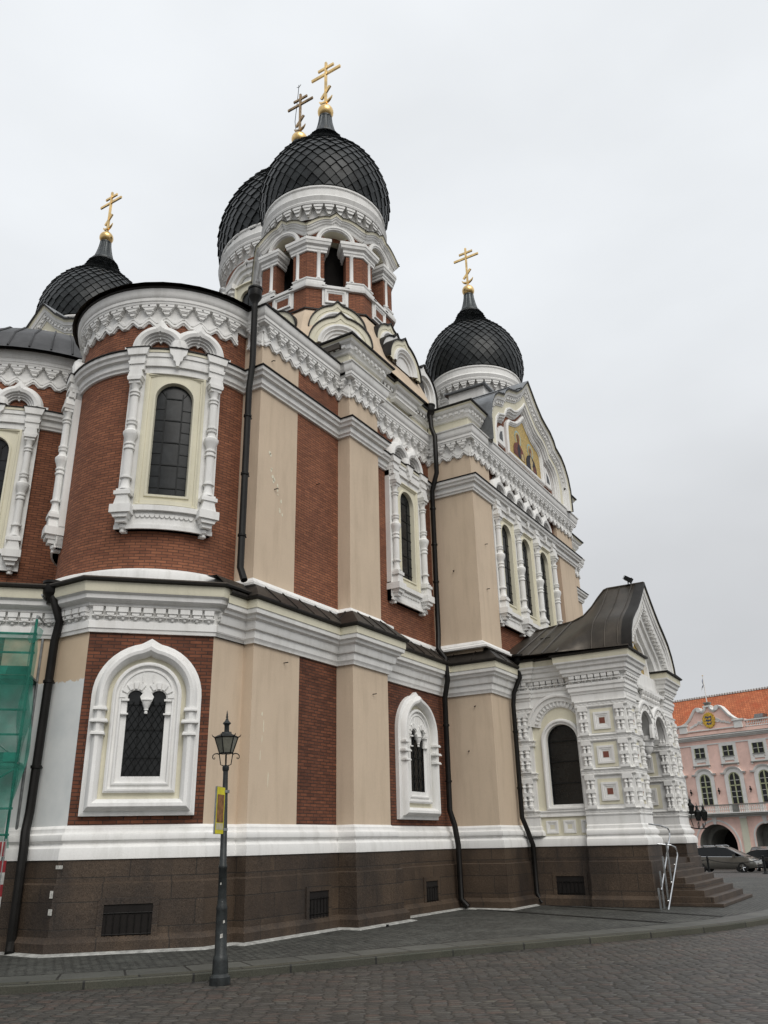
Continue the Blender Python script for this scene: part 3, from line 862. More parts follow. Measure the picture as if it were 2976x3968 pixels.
# ---- upper windows: colonnettes, hooded cornice and twin keel arches
def colonnette(mb, F, s, z0=8.48):
    W_ = 'white_plaster'
    O = .25
    mb.fbox(F, s - .21, s + .21, 8.78, 8.98, .0, O + .20, W_, .0)
    mb.fbox(F, s - .17, s + .17, 8.68, 8.78, .0, O + .15, W_, .03)
    mb.fbox(F, s - .12, s + .12, 8.58, 8.68, .0, O + .08, W_, .02)
    mb.flathe(F, s, .16, [(.0, 8.37), (.045, 8.38), (.05, 8.42), (.03, 8.44), (.075, 8.48), (.085, 8.53), (.06, 8.57)], W_, 10)
    mb.fbox(F, s - .07, s + .07, 8.40, 8.60, .0, .13, W_)
    mb.fprism(F, [(s - .17, 8.98), (s + .17, 8.98), (s + .11, 9.24), (s - .11, 9.24)], .0, O + .13, W_)
    mb.fbox(F, s - .17, s + .17, 9.24, 9.33, .0, O + .16, W_)
    mb.fbox(F, s - .14, s + .14, 9.33, 9.39, .0, O + .12, W_)
    mb.flathe(F, s, O, [(.14, 9.39), (.10, 9.48), (.085, 9.62), (.09, 9.66), (.13, 9.68), (.13, 9.72), (.095, 9.74), (.092, 10.42), (.12, 10.44), (.12, 10.48), (.10, 10.5), (.095, 10.54), (.12, 10.56),
                          (.12, 10.6), (.10, 10.62), (.125, 10.72), (.155, 10.80), (.165, 10.84), (.165, 10.90), (.14, 10.93), (.10, 10.97), (.085, 11.06), (.115, 11.09), (.12, 11.13), (.09, 11.15), (.12, 11.18), (.12, 11.22),
                          (.092, 11.24), (.085, 11.86), (.11, 11.88), (.11, 11.92), (.085, 11.94), (.12, 11.97), (.12, 12.01), (.08, 12.03), (.08, 12.10), (.13, 12.22)], W_, 12)
    mb.fbox(F, s - .12, s + .12, 12.20, 12.28, .0, O + .12, W_)
    mb.fbox(F, s - .16, s + .16, 12.28, 12.38, .0, O + .16, W_, .02)
    mb.fprism(F, [(s - .17, 12.38), (s + .17, 12.38), (s + .12, 12.60), (s - .12, 12.60)], .0, O + .12, W_)
    mb.fbox(F, s - .17, s + .17, 12.60, 12.76, .0, O + .07, W_)
    mb.fbox(F, s - .20, s + .20, 12.76, 12.86, .0, O + .10, W_, .03)
    mb.fbox(F, s - .17, s + .17, 12.86, 13.02, .0, O + .07, W_)
    mb.fbox(F, s - .25, s + .25, 13.02, 13.22, .0, O + .12, W_, .05)
    mb.fbox(F, s - .27, s + .27, 13.22, 13.24, .0, O + .14, 'roof_edge')
def window_up(F, n=1, pitch=1.81):
    W_ = 'white_plaster'
    cols = [(-n / 2 + k) * pitch for k in range(n + 1)]
    bays = [(-n / 2 + k + .5) * pitch for k in range(n)]
    e0, e1 = cols[0] - .19, cols[-1] + .19
    mb = MB(True)
    for c in cols:
        w0 = e0 if c == cols[0] else c - (pitch / 2 - .66)
        w1 = e1 if c == cols[-1] else c + (pitch / 2 - .66)
        mb.fbox(F, w0, w1, 8.5, 12.75, 0, .16, W_)
    mb.fbox(F, e0, e1, 8.46, 9.02, 0, .14, W_)
    mb.fbox(F, e0, e1, 8.46, 8.56, 0, .19, W_)
    mb.fbox(F, e0 + .2, e1 - .2, 8.90, 9.03, 0, .24, W_)
    for b in bays:
        # cream surround with arched opening
        outer = [(b - .67, 9.03)] + [(b - .67, 12.56)] + [(b + .67 * (-1 + 2 * k / 16), 12.56) for k in range(1, 16)] + [(b + .67, 12.56), (b + .67, 9.03)]
        inner = [(b - .43, 9.33)] + [(b - .43, 11.90)] + arc(b, 11.90, .43, 180, 0, 16)[1:-1] + [(b + .43, 11.90), (b + .43, 9.33)]
        mb.fring(F, outer, inner, .0, .14, 'cream_plaster')
        fr = [(b - .63, 9.07), (b - .63, 12.52), (b + .63, 12.52), (b + .63, 9.07)]
        mb.fsweep(F, fr, [(.05, .12), (.05, .20), (.0, .22), (-.03, .17), (-.05, .17), (-.06, .13)], 'cream_plaster', closed=True)
        ed = [(b - .43, 9.33), (b - .43, 11.90)] + arc(b, 11.90, .43, 180, 0, 16)[1:-1] + [(b + .43, 11.90), (b + .43, 9.33)]
        mb.fsweep(F, ed, [(.06, .13), (.05, .17), (.0, .17), (-.01, .02)], 'cream_plaster', closed=True)
        mb.fbox(F, b - .55, b + .55, 9.06, 9.16, .1, .2, 'cream_plaster')
        for k in range(12):
            s = b - .62 + 1.24 * (k + .5) / 12
            mb.fprism(F, [(s + .05 * cos(R(a)), 8.80 + .06 * sin(R(a))) for a in range(180, 361, 30)] + [(s + .05, 8.83), (s - .05, 8.83)], .13, .17, W_)
    # hood cornice
    mb.fbox(F, e0, e1, 12.56, 12.74, 0, .20, W_)
    mb.fbox(F, e0, e1, 12.74, 12.86, 0, .26, W_, .0)
    mb.fbox(F, e0, e1, 12.86, 13.00, 0, .24, W_)
    mb.fbox(F, e0, e1, 13.00, 13.12, 0, .27, W_)
    mb.fbox(F, e0, e1, 13.12, 13.20, 0, .29, 'cream_plaster')
    mb.fbox(F, e0 + .05, e1 - .05, 13.20, 13.22, 0, .31, 'roof_edge')
    for b in bays:
        mb.fprism(F, [(b - .20, 13.22), (b - .17, 13.06), (b - .11, 13.0), (b - .09, 12.88), (b - .05, 12.85), (b - .03, 12.72), (b + .03, 12.72), (b + .05, 12.85), (b + .09, 12.88), (b + .11, 13.0), (b + .17, 13.06), (b + .20, 13.22)], .2, .35, W_)
        mb.fbox(F, b - .22, b + .22, 13.22, 13.24, 0, .38, 'roof_edge')
    fr = mb.build('tall_arched_window', CH)
    for c in cols:
        mb = MB(True)
        colonnette(mb, F, c)
        mb.build('colonnette', fr)
    hs = []
    for b in bays: hs += [b - .45, b + .45] if n == 1 else [b - pitch / 4, b + pitch / 4]
    for c in hs:
        mb = MB(True)
        rr = .46
        pth = ogee(c, 13.30, rr, .525, k=.12, n=12)
        mb.fsweep(F, pth, [(.20, 0), (.20, .16), (.14, .26), (.04, .30), (-.04, .27), (-.07, .20), (-.09, .20), (-.11, .14), (-.14, .14), (-.16, .08), (-.19, .08), (-.19, .01)], W_)
        if c in (hs[0], hs[-1]):
            sg = -1 if c == hs[0] else 1
            mb.fbox(F, c + sg * .66 - .12, c + sg * .66 + .12, 13.22, 13.32, 0, .27, W_)
        mb.build('keel_arch', fr)
    mb = MB(True)
    for b in bays:
        gl = arc(b, 11.90, .42, 180, 0, 14)
        for p, q in zip(gl, gl[1:]):
            mb.face([F(p[0], 9.34, .03), F(q[0], 9.34, .03), F(q[0], q[1], .03), F(p[0], p[1], .03)], 'leaded_glass')
        for s in (-.20, .20): mb.fbox(F, b + s - .016, b + s + .016, 9.34, 12.1, .03, .05, 'iron')
        for h in (9.55, 10.15, 10.75, 11.35, 11.95): mb.fbox(F, b - .20, b + .20, h - .014, h + .014, .03, .05, 'iron')
        for h in (9.55, 9.85, 10.15, 10.45, 10.75, 11.05, 11.35, 11.65):
            for q in (-1, 1): mb.fbox(F, b + q * .31 - .11, b + q * .31 + .11, h - .007, h + .007, .03, .045, 'iron')
        for q in (-1, 1): mb.tube([F(b + q * .2, 11.98, .04), F(b + q * .32, 12.16, .04)], .007, 'iron', 4)
    mb.build('window_glass', fr)
    return fr
window_up(bent(UC, UR, 226.5), 1, 1.75)
window_up(bent(UC, UR, 131))
window_up(bent(MC, MR, 219.5))
window_up(flat((8.17, .91), (0, -1)))
window_up(flat((14.62, -.6), (0, -1)), 3, 1.85)

# ================================================================== domes and drums (image-pixel positions, scaled about the camera with the upper storey)
def cross(parent, c, z, h, up=True, mat='gold'):
    mb = MB(up)
    k = h / 2.5
    x, y = c
    t = .045 * k
    def bar(pts, w):
        mb.tube([(x, y + a * k, z + b * k) for a, b in pts], w * k, mat, 4)
    mb.box((x - t, y - t, z - .05), (x + t, y + t, z + h), mat)
    mb.box((x - t * .8, y - .72 * k, z + 1.80 * k), (x + t * .8, y + .72 * k, z + 1.92 * k), mat)
    mb.box((x - t * .8, y - .39 * k, z + 2.14 * k), (x + t * .8, y + .39 * k, z + 2.25 * k), mat)
    M = Matrix.Translation((x, y, z + .80 * k)) @ Matrix.Rotation(R(-50), 4, 'X')
    mb.box((-t * .8, -.33 * k, -.06 * k), (t * .8, .33 * k, .06 * k), mat, M)
    pts = []
    n = 10
    for i in range(n + 1):
        a = R(200 + 140 * i / n)
        pts.append((x, y + .34 * k * cos(a), z + .58 * k + .34 * k * sin(a)))
    mb.tube(pts, [(.02 + .06 * sin(pi * i / n)) * k for i in range(n + 1)], mat, 5)
    return mb.build('cross', parent, smooth=False)
PROF = [(2.40, 0.0), (2.52, .30), (2.60, .65), (2.63, 1.0), (2.60, 1.4), (2.52, 1.8), (2.38, 2.2), (2.18, 2.6), (1.92, 2.98), (1.60, 3.32), (1.28, 3.62), (1.02, 3.92), (.84, 4.22), (.72, 4.52), (.645, 4.8)]
def prof_at(t):
    """point and radius by arc-length fraction t of the dome profile"""
    L = [0]
    for a, b in zip(PROF, PROF[1:]): L.append(L[-1] + math.hypot(b[0] - a[0], b[1] - a[1]))
    d = t * L[-1]
    for i in range(len(PROF) - 1):
        if d <= L[i + 1] + 1e-9:
            q = (d - L[i]) / (L[i + 1] - L[i])
            a, b = PROF[i], PROF[i + 1]
            tx, tz = (b[0] - a[0]), (b[1] - a[1]); l = math.hypot(tx, tz)
            return a[0] + (b[0] - a[0]) * q, a[1] + (b[1] - a[1]) * q, (tz / l, -tx / l)
    return PROF[-1][0], PROF[-1][1], (1, 0)
TOT = sum(math.hypot(b[0] - a[0], b[1] - a[1]) for a, b in zip(PROF, PROF[1:]))
def dome(c, z0, k, up=True, n=36, name='onion_dome', ch=2.68, bk=1):
    mb = MB(up)
    mb.lathe(c, [(r * k - .03, z0 + z * k) for r, z in PROF], 'dome_metal', 48)
    d = 0; row = 0
    while True:
        r, z, nn = prof_at(min(1, d / TOT))
        w = 2 * pi * r / n
        hh = w * .56
        if d + hh * 2 > TOT: break
        def P(ang, dd, lift):
            r_, z_, n_ = prof_at(max(0, min(1, dd / TOT)))
            rr = (r_ + n_[0] * lift) * k
            return Vector((c[0] + rr * cos(ang), c[1] + rr * sin(ang), z0 + (z_ + n_[1] * lift) * k))
        for i in range(n):
            a = 2 * pi * (i + .5 * (row % 2)) / n
            da = pi / n * .985
            j = random.uniform(-.012, .012)
            B = P(a, d - hh, .075 + j); Lp = P(a - da, d, .04 + j); Rp = P(a + da, d, .04 + j); T = P(a, d + hh, .004)
            mb.face([B, Rp, T, Lp], 'dome_metal')
            B2 = P(a, d - hh, 0.0); L2 = P(a - da, d, .0); R2 = P(a + da, d, .0)
            mb.face([B, Lp, L2, B2], 'dome_metal'); mb.face([B, Rp, R2, B2], 'dome_metal')
        d += hh; row += 1
    ob = mb.build(name, CH, ang=12)
    # flared neck
    mb = MB(up)
    zt = z0 + 4.8 * k
    NP = [(r_, z_ * .73 if bk == 1 else z_ * .62) for r_, z_ in [(.72, -.05), (.70, 0), (.70, .06), (.62, .10), (.52, .35), (.44, .70), (.375, 1.05), (.33, 1.38), (.31, 1.62), (.33, 1.64), (.33, 1.72), (.27, 1.76), (.0, 1.80)]]
    mb.lathe(c, [(r * k * .86, zt + z * k * .98) for r, z in NP], 'neck_metal', 32)
    for i in range(14):
        a = 2 * pi * i / 14
        mb.tube([(c[0] + (r * k * .86) * cos(a), c[1] + (r * k * .86) * sin(a), zt + z * k * .98) for r, z in NP[3:9]], .022 * k, 'neck_metal', 4)
    mb.build('dome_neck', ob)
    mb = MB(up)
    zb = zt + (1.26 if bk == 1 else 1.04) * k + .28 * k * bk
    br = .345 * k * bk
    mb.lathe(c, [(max(.001, br * cos(R(t))), zb + br * sin(R(t))) for t in range(-90, 91, 12)], 'gold', 28)
    mb.build('gilded_ball', ob)
    cross(ob, c, zb + br * .93, ch * k if k < 1.2 else ch * k * .85, up, 'gold' if k < 1.2 else 'shaded_old_gold')
    return ob
def ring_bracket(mb, z, sc=1.):
    def fn(F, q):
        w = q / 2
        W_ = 'white_plaster'
        mb.fbox(F, -w * .82, w * .82, z - .10 * sc, z, 0, .22 * sc, W_)
        mb.fprism(F, [(-w * .45, z - .20 * sc), (w * .45, z - .20 * sc), (w * .76, z - .10 * sc), (-w * .76, z - .10 * sc)], 0, .20 * sc, W_)
        mb.fprism(F, [(-w * .22, z - .33 * sc), (w * .22, z - .33 * sc), (w * .55, z - .20 * sc), (-w * .55, z - .20 * sc)], 0, .15 * sc, W_)
        mb.fbox(F, -w * .15, w * .15, z - .38 * sc, z - .33 * sc, 0, .10 * sc, W_)
    return fn
def drum_cornice(parent, c, r, z, k=1., n=34, name='drum_cornice'):
    """z = underside of the corona; the dome springs at z + .72 k"""
    mb = MB(True)
    pr = [(r + .02, z - .42 * k), (r + .05, z - .02 * k), (r + .24 * k, z), (r + .26 * k, z + .07 * k), (r + .24 * k, z + .11 * k), (r + .27 * k, z + .18 * k), (r + .30 * k, z + .26 * k), (r + .24 * k, z + .34 * k),
          (r + .20 * k, z + .38 * k), (r + .20 * k, z + .62 * k), (r + .24 * k, z + .66 * k), (r + .24 * k, z + .72 * k), (r - .2, z + .78 * k)]
    mb.lathe(c, pr, 'white_plaster', 64)
    fn = ring_bracket(mb, z, k)
    for i in range(n):
        fn(bent(c, r, 360 * i / n), 2 * pi * r / n)
    return mb.build(name, parent)

SE, SW, NE, NW, MN = (8.2, 4.17), (22.2, 4.17), (8.2, 17.9), (22.2, 17.9), (15.2, 11.05)

# ---- belfry (south-east)
BF = empty('belfry'); BF.parent = CH
def octa(c, ap, a0=225):
    cr = ap / cos(pi / 8)
    return [(c[0] + cr * cos(R(a0 + 22.5 + 45 * k)), c[1] + cr * sin(R(a0 + 22.5 + 45 * k))) for k in range(8)]
mb = MB(True)
mb.lathe(SE, [(4.0, 16.2), (3.65, 17.0), (3.35, 17.7), (3.0, 18.55), (2.78, 18.95)], 'beige_plaster', 8, 22.5, 382.5)
mb.lathe(SE, [(2.86, 18.95), (2.86, 19.0), (2.70, 19.05)], 'roof_edge', 8, 22.5, 382.5)
mb.build('pyramid_base', BF)
mb = MB(True)
mb.sweep(octa(SE, 2.46), [(0, 18.9), (0, 20.0)], 'brick', True)
mb.build('belfry_base', BF)
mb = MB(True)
mb.lathe(SE, [(1.62, 19.5), (1.62, 23.4)], 'inside_dark', 24)  # added dark core: paints the belfry's inner shade and hides the sky behind
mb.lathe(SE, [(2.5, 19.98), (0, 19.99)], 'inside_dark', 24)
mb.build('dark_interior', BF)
for k in range(8):
    mb = MB(True)
    F = flat((SE[0] + 2.46 * cos(R(45 * k)), SE[1] + 2.46 * sin(R(45 * k))), (cos(R(45 * k)), sin(R(45 * k))))
    bx = lambda a, b, h0, h1, o0, o1, mt, tp=0: mb.fbox(F, a, b, h0, h1, o0, o1, mt, tp)
    W_ = 'white_plaster'
    H = 2.46 * math.tan(pi / 8)
    # parapet with sunk panel
    bx(-.50, .50, 19.95, 20.06, -.3, .14, W_)
    bx(-.47, .47, 19.25, 19.95, -.2, .05, W_)
    fr = [(-.30, 19.42), (-.30, 19.82), (.30, 19.82), (.30, 19.42)]
    mb.fsweep(F, fr, [(.08, .05), (.07, .11), (.03, .11), (.0, .08), (-.04, .07), (-.06, .04)], W_, closed=True)
    mb.face([F(a, h, .055) for a, h in [(-.25, 19.46), (.25, 19.46), (.25, 19.78), (-.25, 19.78)]], 'brick')
    # jamb colonnettes
    for sg in (-1, 1):
        mb.flathe(F, sg * .60, -.02, [(.10, 20.38), (.10, 20.44), (.075, 20.48), (.075, 21.5), (.10, 21.54), (.10, 21.6)], W_, 10)
        bx(sg * .60 - .07, sg * .60 + .07, 20.4, 21.6, -.40, -.09, W_)
    mb.build('belfry_parapet', BF)
def corner_sweep(mb, k, prof, mat, half=.50, c=SE, ap=2.46, depth=.5, caps=True):
    """profile wrapped round a belfry pillar at corner k"""
    a0, a1 = R(45 * k), R(45 * k + 45)
    H = ap * math.tan(pi / 8)
    def pt(a, s, o=0): return (c[0] + (ap + o) * cos(a) - s * sin(a), c[1] + (ap + o) * sin(a) + s * cos(a))
    p = [pt(a0, half, -depth), pt(a0, half), pt(a0, H), pt(a1, -half), pt(a1, -half, -depth)]
    mb.sweep(p, prof, mat)
for k in range(8):
    mb = MB(True)
    corner_sweep(mb, k, [(0, 20.3), (0, 22.3)], 'brick', .40); corner_sweep(mb, k, [(.03, 18.9), (.03, 20.0)], 'brick', .52)
    pil = mb.build('belfry_pillar', BF)
    mb = MB(True)
    corner_sweep(mb, k, [(.0, 19.93), (.12, 19.94), (.14, 20.0), (.14, 20.08), (.08, 20.12), (.09, 20.2), (.03, 20.26), (.03, 20.3), (.06, 20.33), (.06, 20.38), (0, 20.42)], 'white_plaster', .46)
    mb.build('pedestal', pil)
    mb = MB(True)
    corner_sweep(mb, k, [(0, 21.52), (.05, 21.54), (.05, 21.62), (.08, 21.66), (.08, 21.76), (.16, 21.82), (.18, 21.92), (.20, 21.94), (.20, 22.06), (.16, 22.10), (.06, 22.14), (0, 22.15)], 'white_plaster', .36)
    mb.build('capital', pil)
def keel_top(H, z0, z1, n=12):
    """one bay of the wavy cornice: smooth valley at the corners, rounded shoulder, small keel tip"""
    pts = []
    for i in range(n + 1):
        t = i / n
        pts.append((-H + .88 * H * t, z0 + (z1 - .11 - z0) * (.5 - .5 * cos(pi * min(1, t * 1.12))) ** .85))
    pts += [(-.05, z1 - .05), (0, z1)]
    return pts + [(-a, b) for a, b in reversed(pts[:-1])]
for k in range(8):
    F = flat((SE[0] + 2.46 * cos(R(45 * k)), SE[1] + 2.46 * sin(R(45 * k))), (cos(R(45 * k)), sin(R(45 * k))))
    H = 2.46 * math.tan(pi / 8)
    mb = MB(True)
    kt = keel_top(H, 22.30, 22.86)
    outl = [(-H, 22.0)] + kt + [(H, 22.0)]
    inn = [(-.58, 22.0)] + arc(0, 22.02, .58, 180, 0, len(kt) - 1) + [(.58, 22.0)]
    for i in range(len(outl) - 1):
        mb.face([F(*outl[i], 0), F(*outl[i + 1], 0), F(*inn[i + 1], 0), F(*inn[i], 0)], 'brick')
    a = mb.build('belfry_arch', BF)
    mb = MB(True)
    mb.fsweep(F, [(-.60, 21.9)] + arc(0, 22.02, .60, 180, 0, 18) + [(.60, 21.9)], [(.13, 0), (.13, .10), (.10, .14), (.03, .15), (.0, .12), (-.03, .12), (-.03, .0), (-.03, -.85)], ['white_plaster'] * 6 + ['cream_plaster'])
    mb.build('arch_moulding', a)
    mb = MB(True)
    KF = (lambda F, H: (lambda s, h, o: F(s * (1 + o * .414 / H), h, o)))(F, H)
    mb.fsweep(KF, kt, [(-.06, 0), (-.06, .06), (-.02, .09), (.04, .10), (.06, .15), (.11, .17), (.13, .21), (.16, .21), (.18, .25), (.24, .26), (.25, .29), (.27, .31), (.28, .30), (.24, -.5)], ['white_plaster'] * 8 + ['cream_plaster'] * 2 + ['roof_edge'] * 3)
    mb.build('keel_cornice', a)
mb = MB(True)
mb.lathe(SE, [(2.10, 22.4), (2.10, 23.9)], 'brick', 48)
mb.lathe(SE, [(2.12, 22.9), (2.16, 22.9), (2.16, 23.28), (2.12, 23.32)], 'cream_plaster', 48)
dr = mb.build('belfry_drum', BF)
drum_cornice(dr, SE, 2.16, 23.92, 1.2, 36)
# bell and beam
mb = MB(True)
mb.lathe(SE, [(.02, 22.2), (.25, 22.15), (.36, 21.95), (.42, 21.5), (.52, 21.1), (.70, 20.8), (.66, 20.8), (.0, 21.2)], 'iron', 28)
mb.build('bell', BF)
# kokoshniks, two tiers
def kokoshnik(F, w, h, o=0, depth=1.0, tier=0):
    mb = MB(True)
    z = h
    K = ogee(0, z, w, w * 1.17, k=.2, n=10)
    Kin = ogee(0, z, w * .84, w * .97, k=.2, n=10)
    mb.fring(F, K, Kin, -.0, .12, 'cream_plaster', True)
    mb.fsweep(F, K, [(.0, .12), (.0, .02), (.035, .02), (.035, -depth)], ['cream_plaster', 'cream_plaster', 'roof_edge'])
    mb.fsweep(F, K, [(.045, .17), (.045, -depth)], 'roof_edge')
    mb.fsweep(F, K, [(.0, .12), (.0, .17), (.045, .17)], 'roof_edge')
    A = arc(0, z, w * .68, 180, 0, len(Kin) - 1)
    mb.fring(F, Kin, A, -.0, .10, 'cream_plaster', True)
    mb.fsweep(F, A, [(.06, .10), (.05, .17), (-.02, .18), (-.10, .12), (-.13, .12), (-.15, .06), (-.24, .05), (-.26, -.02)], 'white_plaster')
    mb.face([F(a, b, .0) for a, b in A], 'white_plaster')
    return mb.build('kokoshnik', BF)
for k in range(8):
    a = 45 * k
    if a in (225, 270, 180, 315, 135):
        kokoshnik(flat((SE[0] + 2.85 * cos(R(a)), SE[1] + 2.85 * sin(R(a))), (cos(R(a)), sin(R(a)))), .98, 17.95)
        F1 = flat((SE[0] + 3.42 * cos(R(a)), SE[1] + 3.42 * sin(R(a))), (cos(R(a)), sin(R(a))))
        kokoshnik(F1, 1.06, 17.0)
def wallgable(x, y, w, z, nrm):
    F = flat((x, y), nrm)
    mb = MB(True)
    K = [(-w, 16.0)] + ogee(0, z, w, w * 1.2, k=.2, n=10) + [(w, 16.0)]
    A = [(-w * .62, 16.0)] + arc(0, z, w * .62, 180, 0, len(K) - 3) + [(w * .62, 16.0)]
    mb.fring(F, K, A, -.5, .12, 'white_plaster', True)
    mb.fsweep(F, K, [(.0, .14), (.05, .18), (.05, -1.6)], 'roof_edge')
    mb.fsweep(F, A, [(.14, .12), (.13, .2), (.03, .2), (.0, .1), (-.08, .08), (-.10, -.1)], 'white_plaster')
    mb.fsweep(F, [(-w * .38, 16.0)] + arc(0, z, w * .38, 180, 0, 14) + [(w * .38, 16.0)], [(.06, -.2), (.05, .0), (-.03, .0), (-.05, -.2)], 'white_plaster')
    mb.face([F(a, b, -.19) for a, b in A], 'brick')
    return mb.build('kokoshnik', CH)
wallgable(8.25, 1.1, 1.02, 17.35, (0, -1))
wallgable(10.2, 1.1, .92, 17.2, (0, -1))
dome(SE, 24.85, 1.0)

# ---- plain corner drums
def corner_tower(c, dz, gables=True):
    mb = MB(True)
    mb.lathe(c, [(2.15, 16 + dz), (2.15, 24.2 + dz)], 'brick', 48)
    mb.lathe(c, [(2.2, 21.6 + dz), (2.2, 22.3 + dz), (2.15, 22.35 + dz)], 'white_plaster', 48)
    d = mb.build('corner_drum', CH)
    drum_cornice(d, c, 2.16, 23.95 + dz, 1.15, 36)
    mb = MB(True)
    for k in range(8):
        a = 45 * k + 22.5
        F = flat((c[0] + 2.38 * cos(R(a)), c[1] + 2.38 * sin(R(a))), (cos(R(a)), sin(R(a))))
        H = 2.38 * math.tan(pi / 8)
        kt = keel_top(H, 22.7 + dz, 23.25 + dz)
        mb.face([F(p, q, 0) for p, q in [(-H, 20 + dz)] + kt + [(H, 20 + dz)]], 'white_plaster')
        KF = (lambda F, H: (lambda s, h, o: F(s * (1 + o * .414 / H), h, o)))(F, H)
        mb.fsweep(KF, kt, [(-.30, .0), (-.28, .06), (-.1, .07), (-.08, .14), (.0, .16), (.02, .2), (.08, .22), (.10, .2), (.10, -.3)], ['white_plaster'] * 6 + ['roof_edge'] * 2)
    mb.build('keel_cornice', d)
    dome(c, 24.85 + dz, 1.0)
corner_tower(SW, -.5)
corner_tower(NE, -.45)
# ---- great central drum
mb = MB(True)
mb.lathe(MN, [(3.62, 16), (3.62, 29.4)], 'white_plaster', 64)
mb.lathe(MN, [(3.66, 27.9), (3.68, 27.9), (3.68, 28.75), (3.66, 28.8)], 'brick', 64)
md = mb.build('main_drum', CH)
drum_cornice(md, MN, 3.66, 29.35, 1.45, 46)
for k in range(8):
    F = bent(MN, 3.64, 45 * k)
    mb = MB(True)
    H = 3.64 * pi / 8
    out_ = [(-.72, 24.0), (-.72, 27.1)] + [(-.72 + 1.44 * q / 12, 27.1) for q in range(1, 12)] + [(.72, 27.1), (.72, 24.0)]
    inn_ = [(-.42, 24.0), (-.42, 26.3)] + arc(0, 26.3, .42, 180, 0, 12)[1:-1] + [(.42, 26.3), (.42, 24.0)]
    mb.fring(F, out_, inn_, .0, .16, 'cream_plaster')
    mb.fsweep(F, out_, [(.05, .1), (.05, .24), (-.02, .26), (-.06, .16)], 'cream_plaster')
    for p, q in zip(inn_[1:-1], inn_[2:-1]):
        mb.face([F(p[0], 24, .03), F(q[0], 24, .03), F(q[0], q[1], .03), F(p[0], p[1], .03)], 'leaded_glass')
    for h in (24.6, 25.2, 25.8): mb.fbox(F, -.4, .4, h - .02, h + .02, .03, .06, 'iron')
    mb.fbox(F, -.02, .02, 24, 26.6, .03, .06, 'iron')
    for sg in (-1, 1):
        mb.flathe(F, sg * 1.02, .18, [(.2, 24), (.13, 24.2), (.13, 26.0), (.2, 26.1), (.2, 26.3), (.14, 26.4), (.14, 26.8), (.22, 26.9), (.22, 27.1)], 'white_plaster', 10)
        mb.fbox(F, sg * 1.02 - .26, sg * 1.02 + .26, 27.1, 27.4, 0, .42, 'white_plaster')
    kt = keel_top(H, 27.45, 28.25)
    mb.fsweep(F, kt, [(-.45, .0), (-.40, .12), (-.2, .14), (-.18, .24), (.0, .28), (.04, .34), (.12, .36), (.14, .3), (.14, .0)], 'white_plaster')
    mb.build('drum_window', md)
dome(MN, 30.1, 1.585, n=42, ch=2.35, bk=.86)

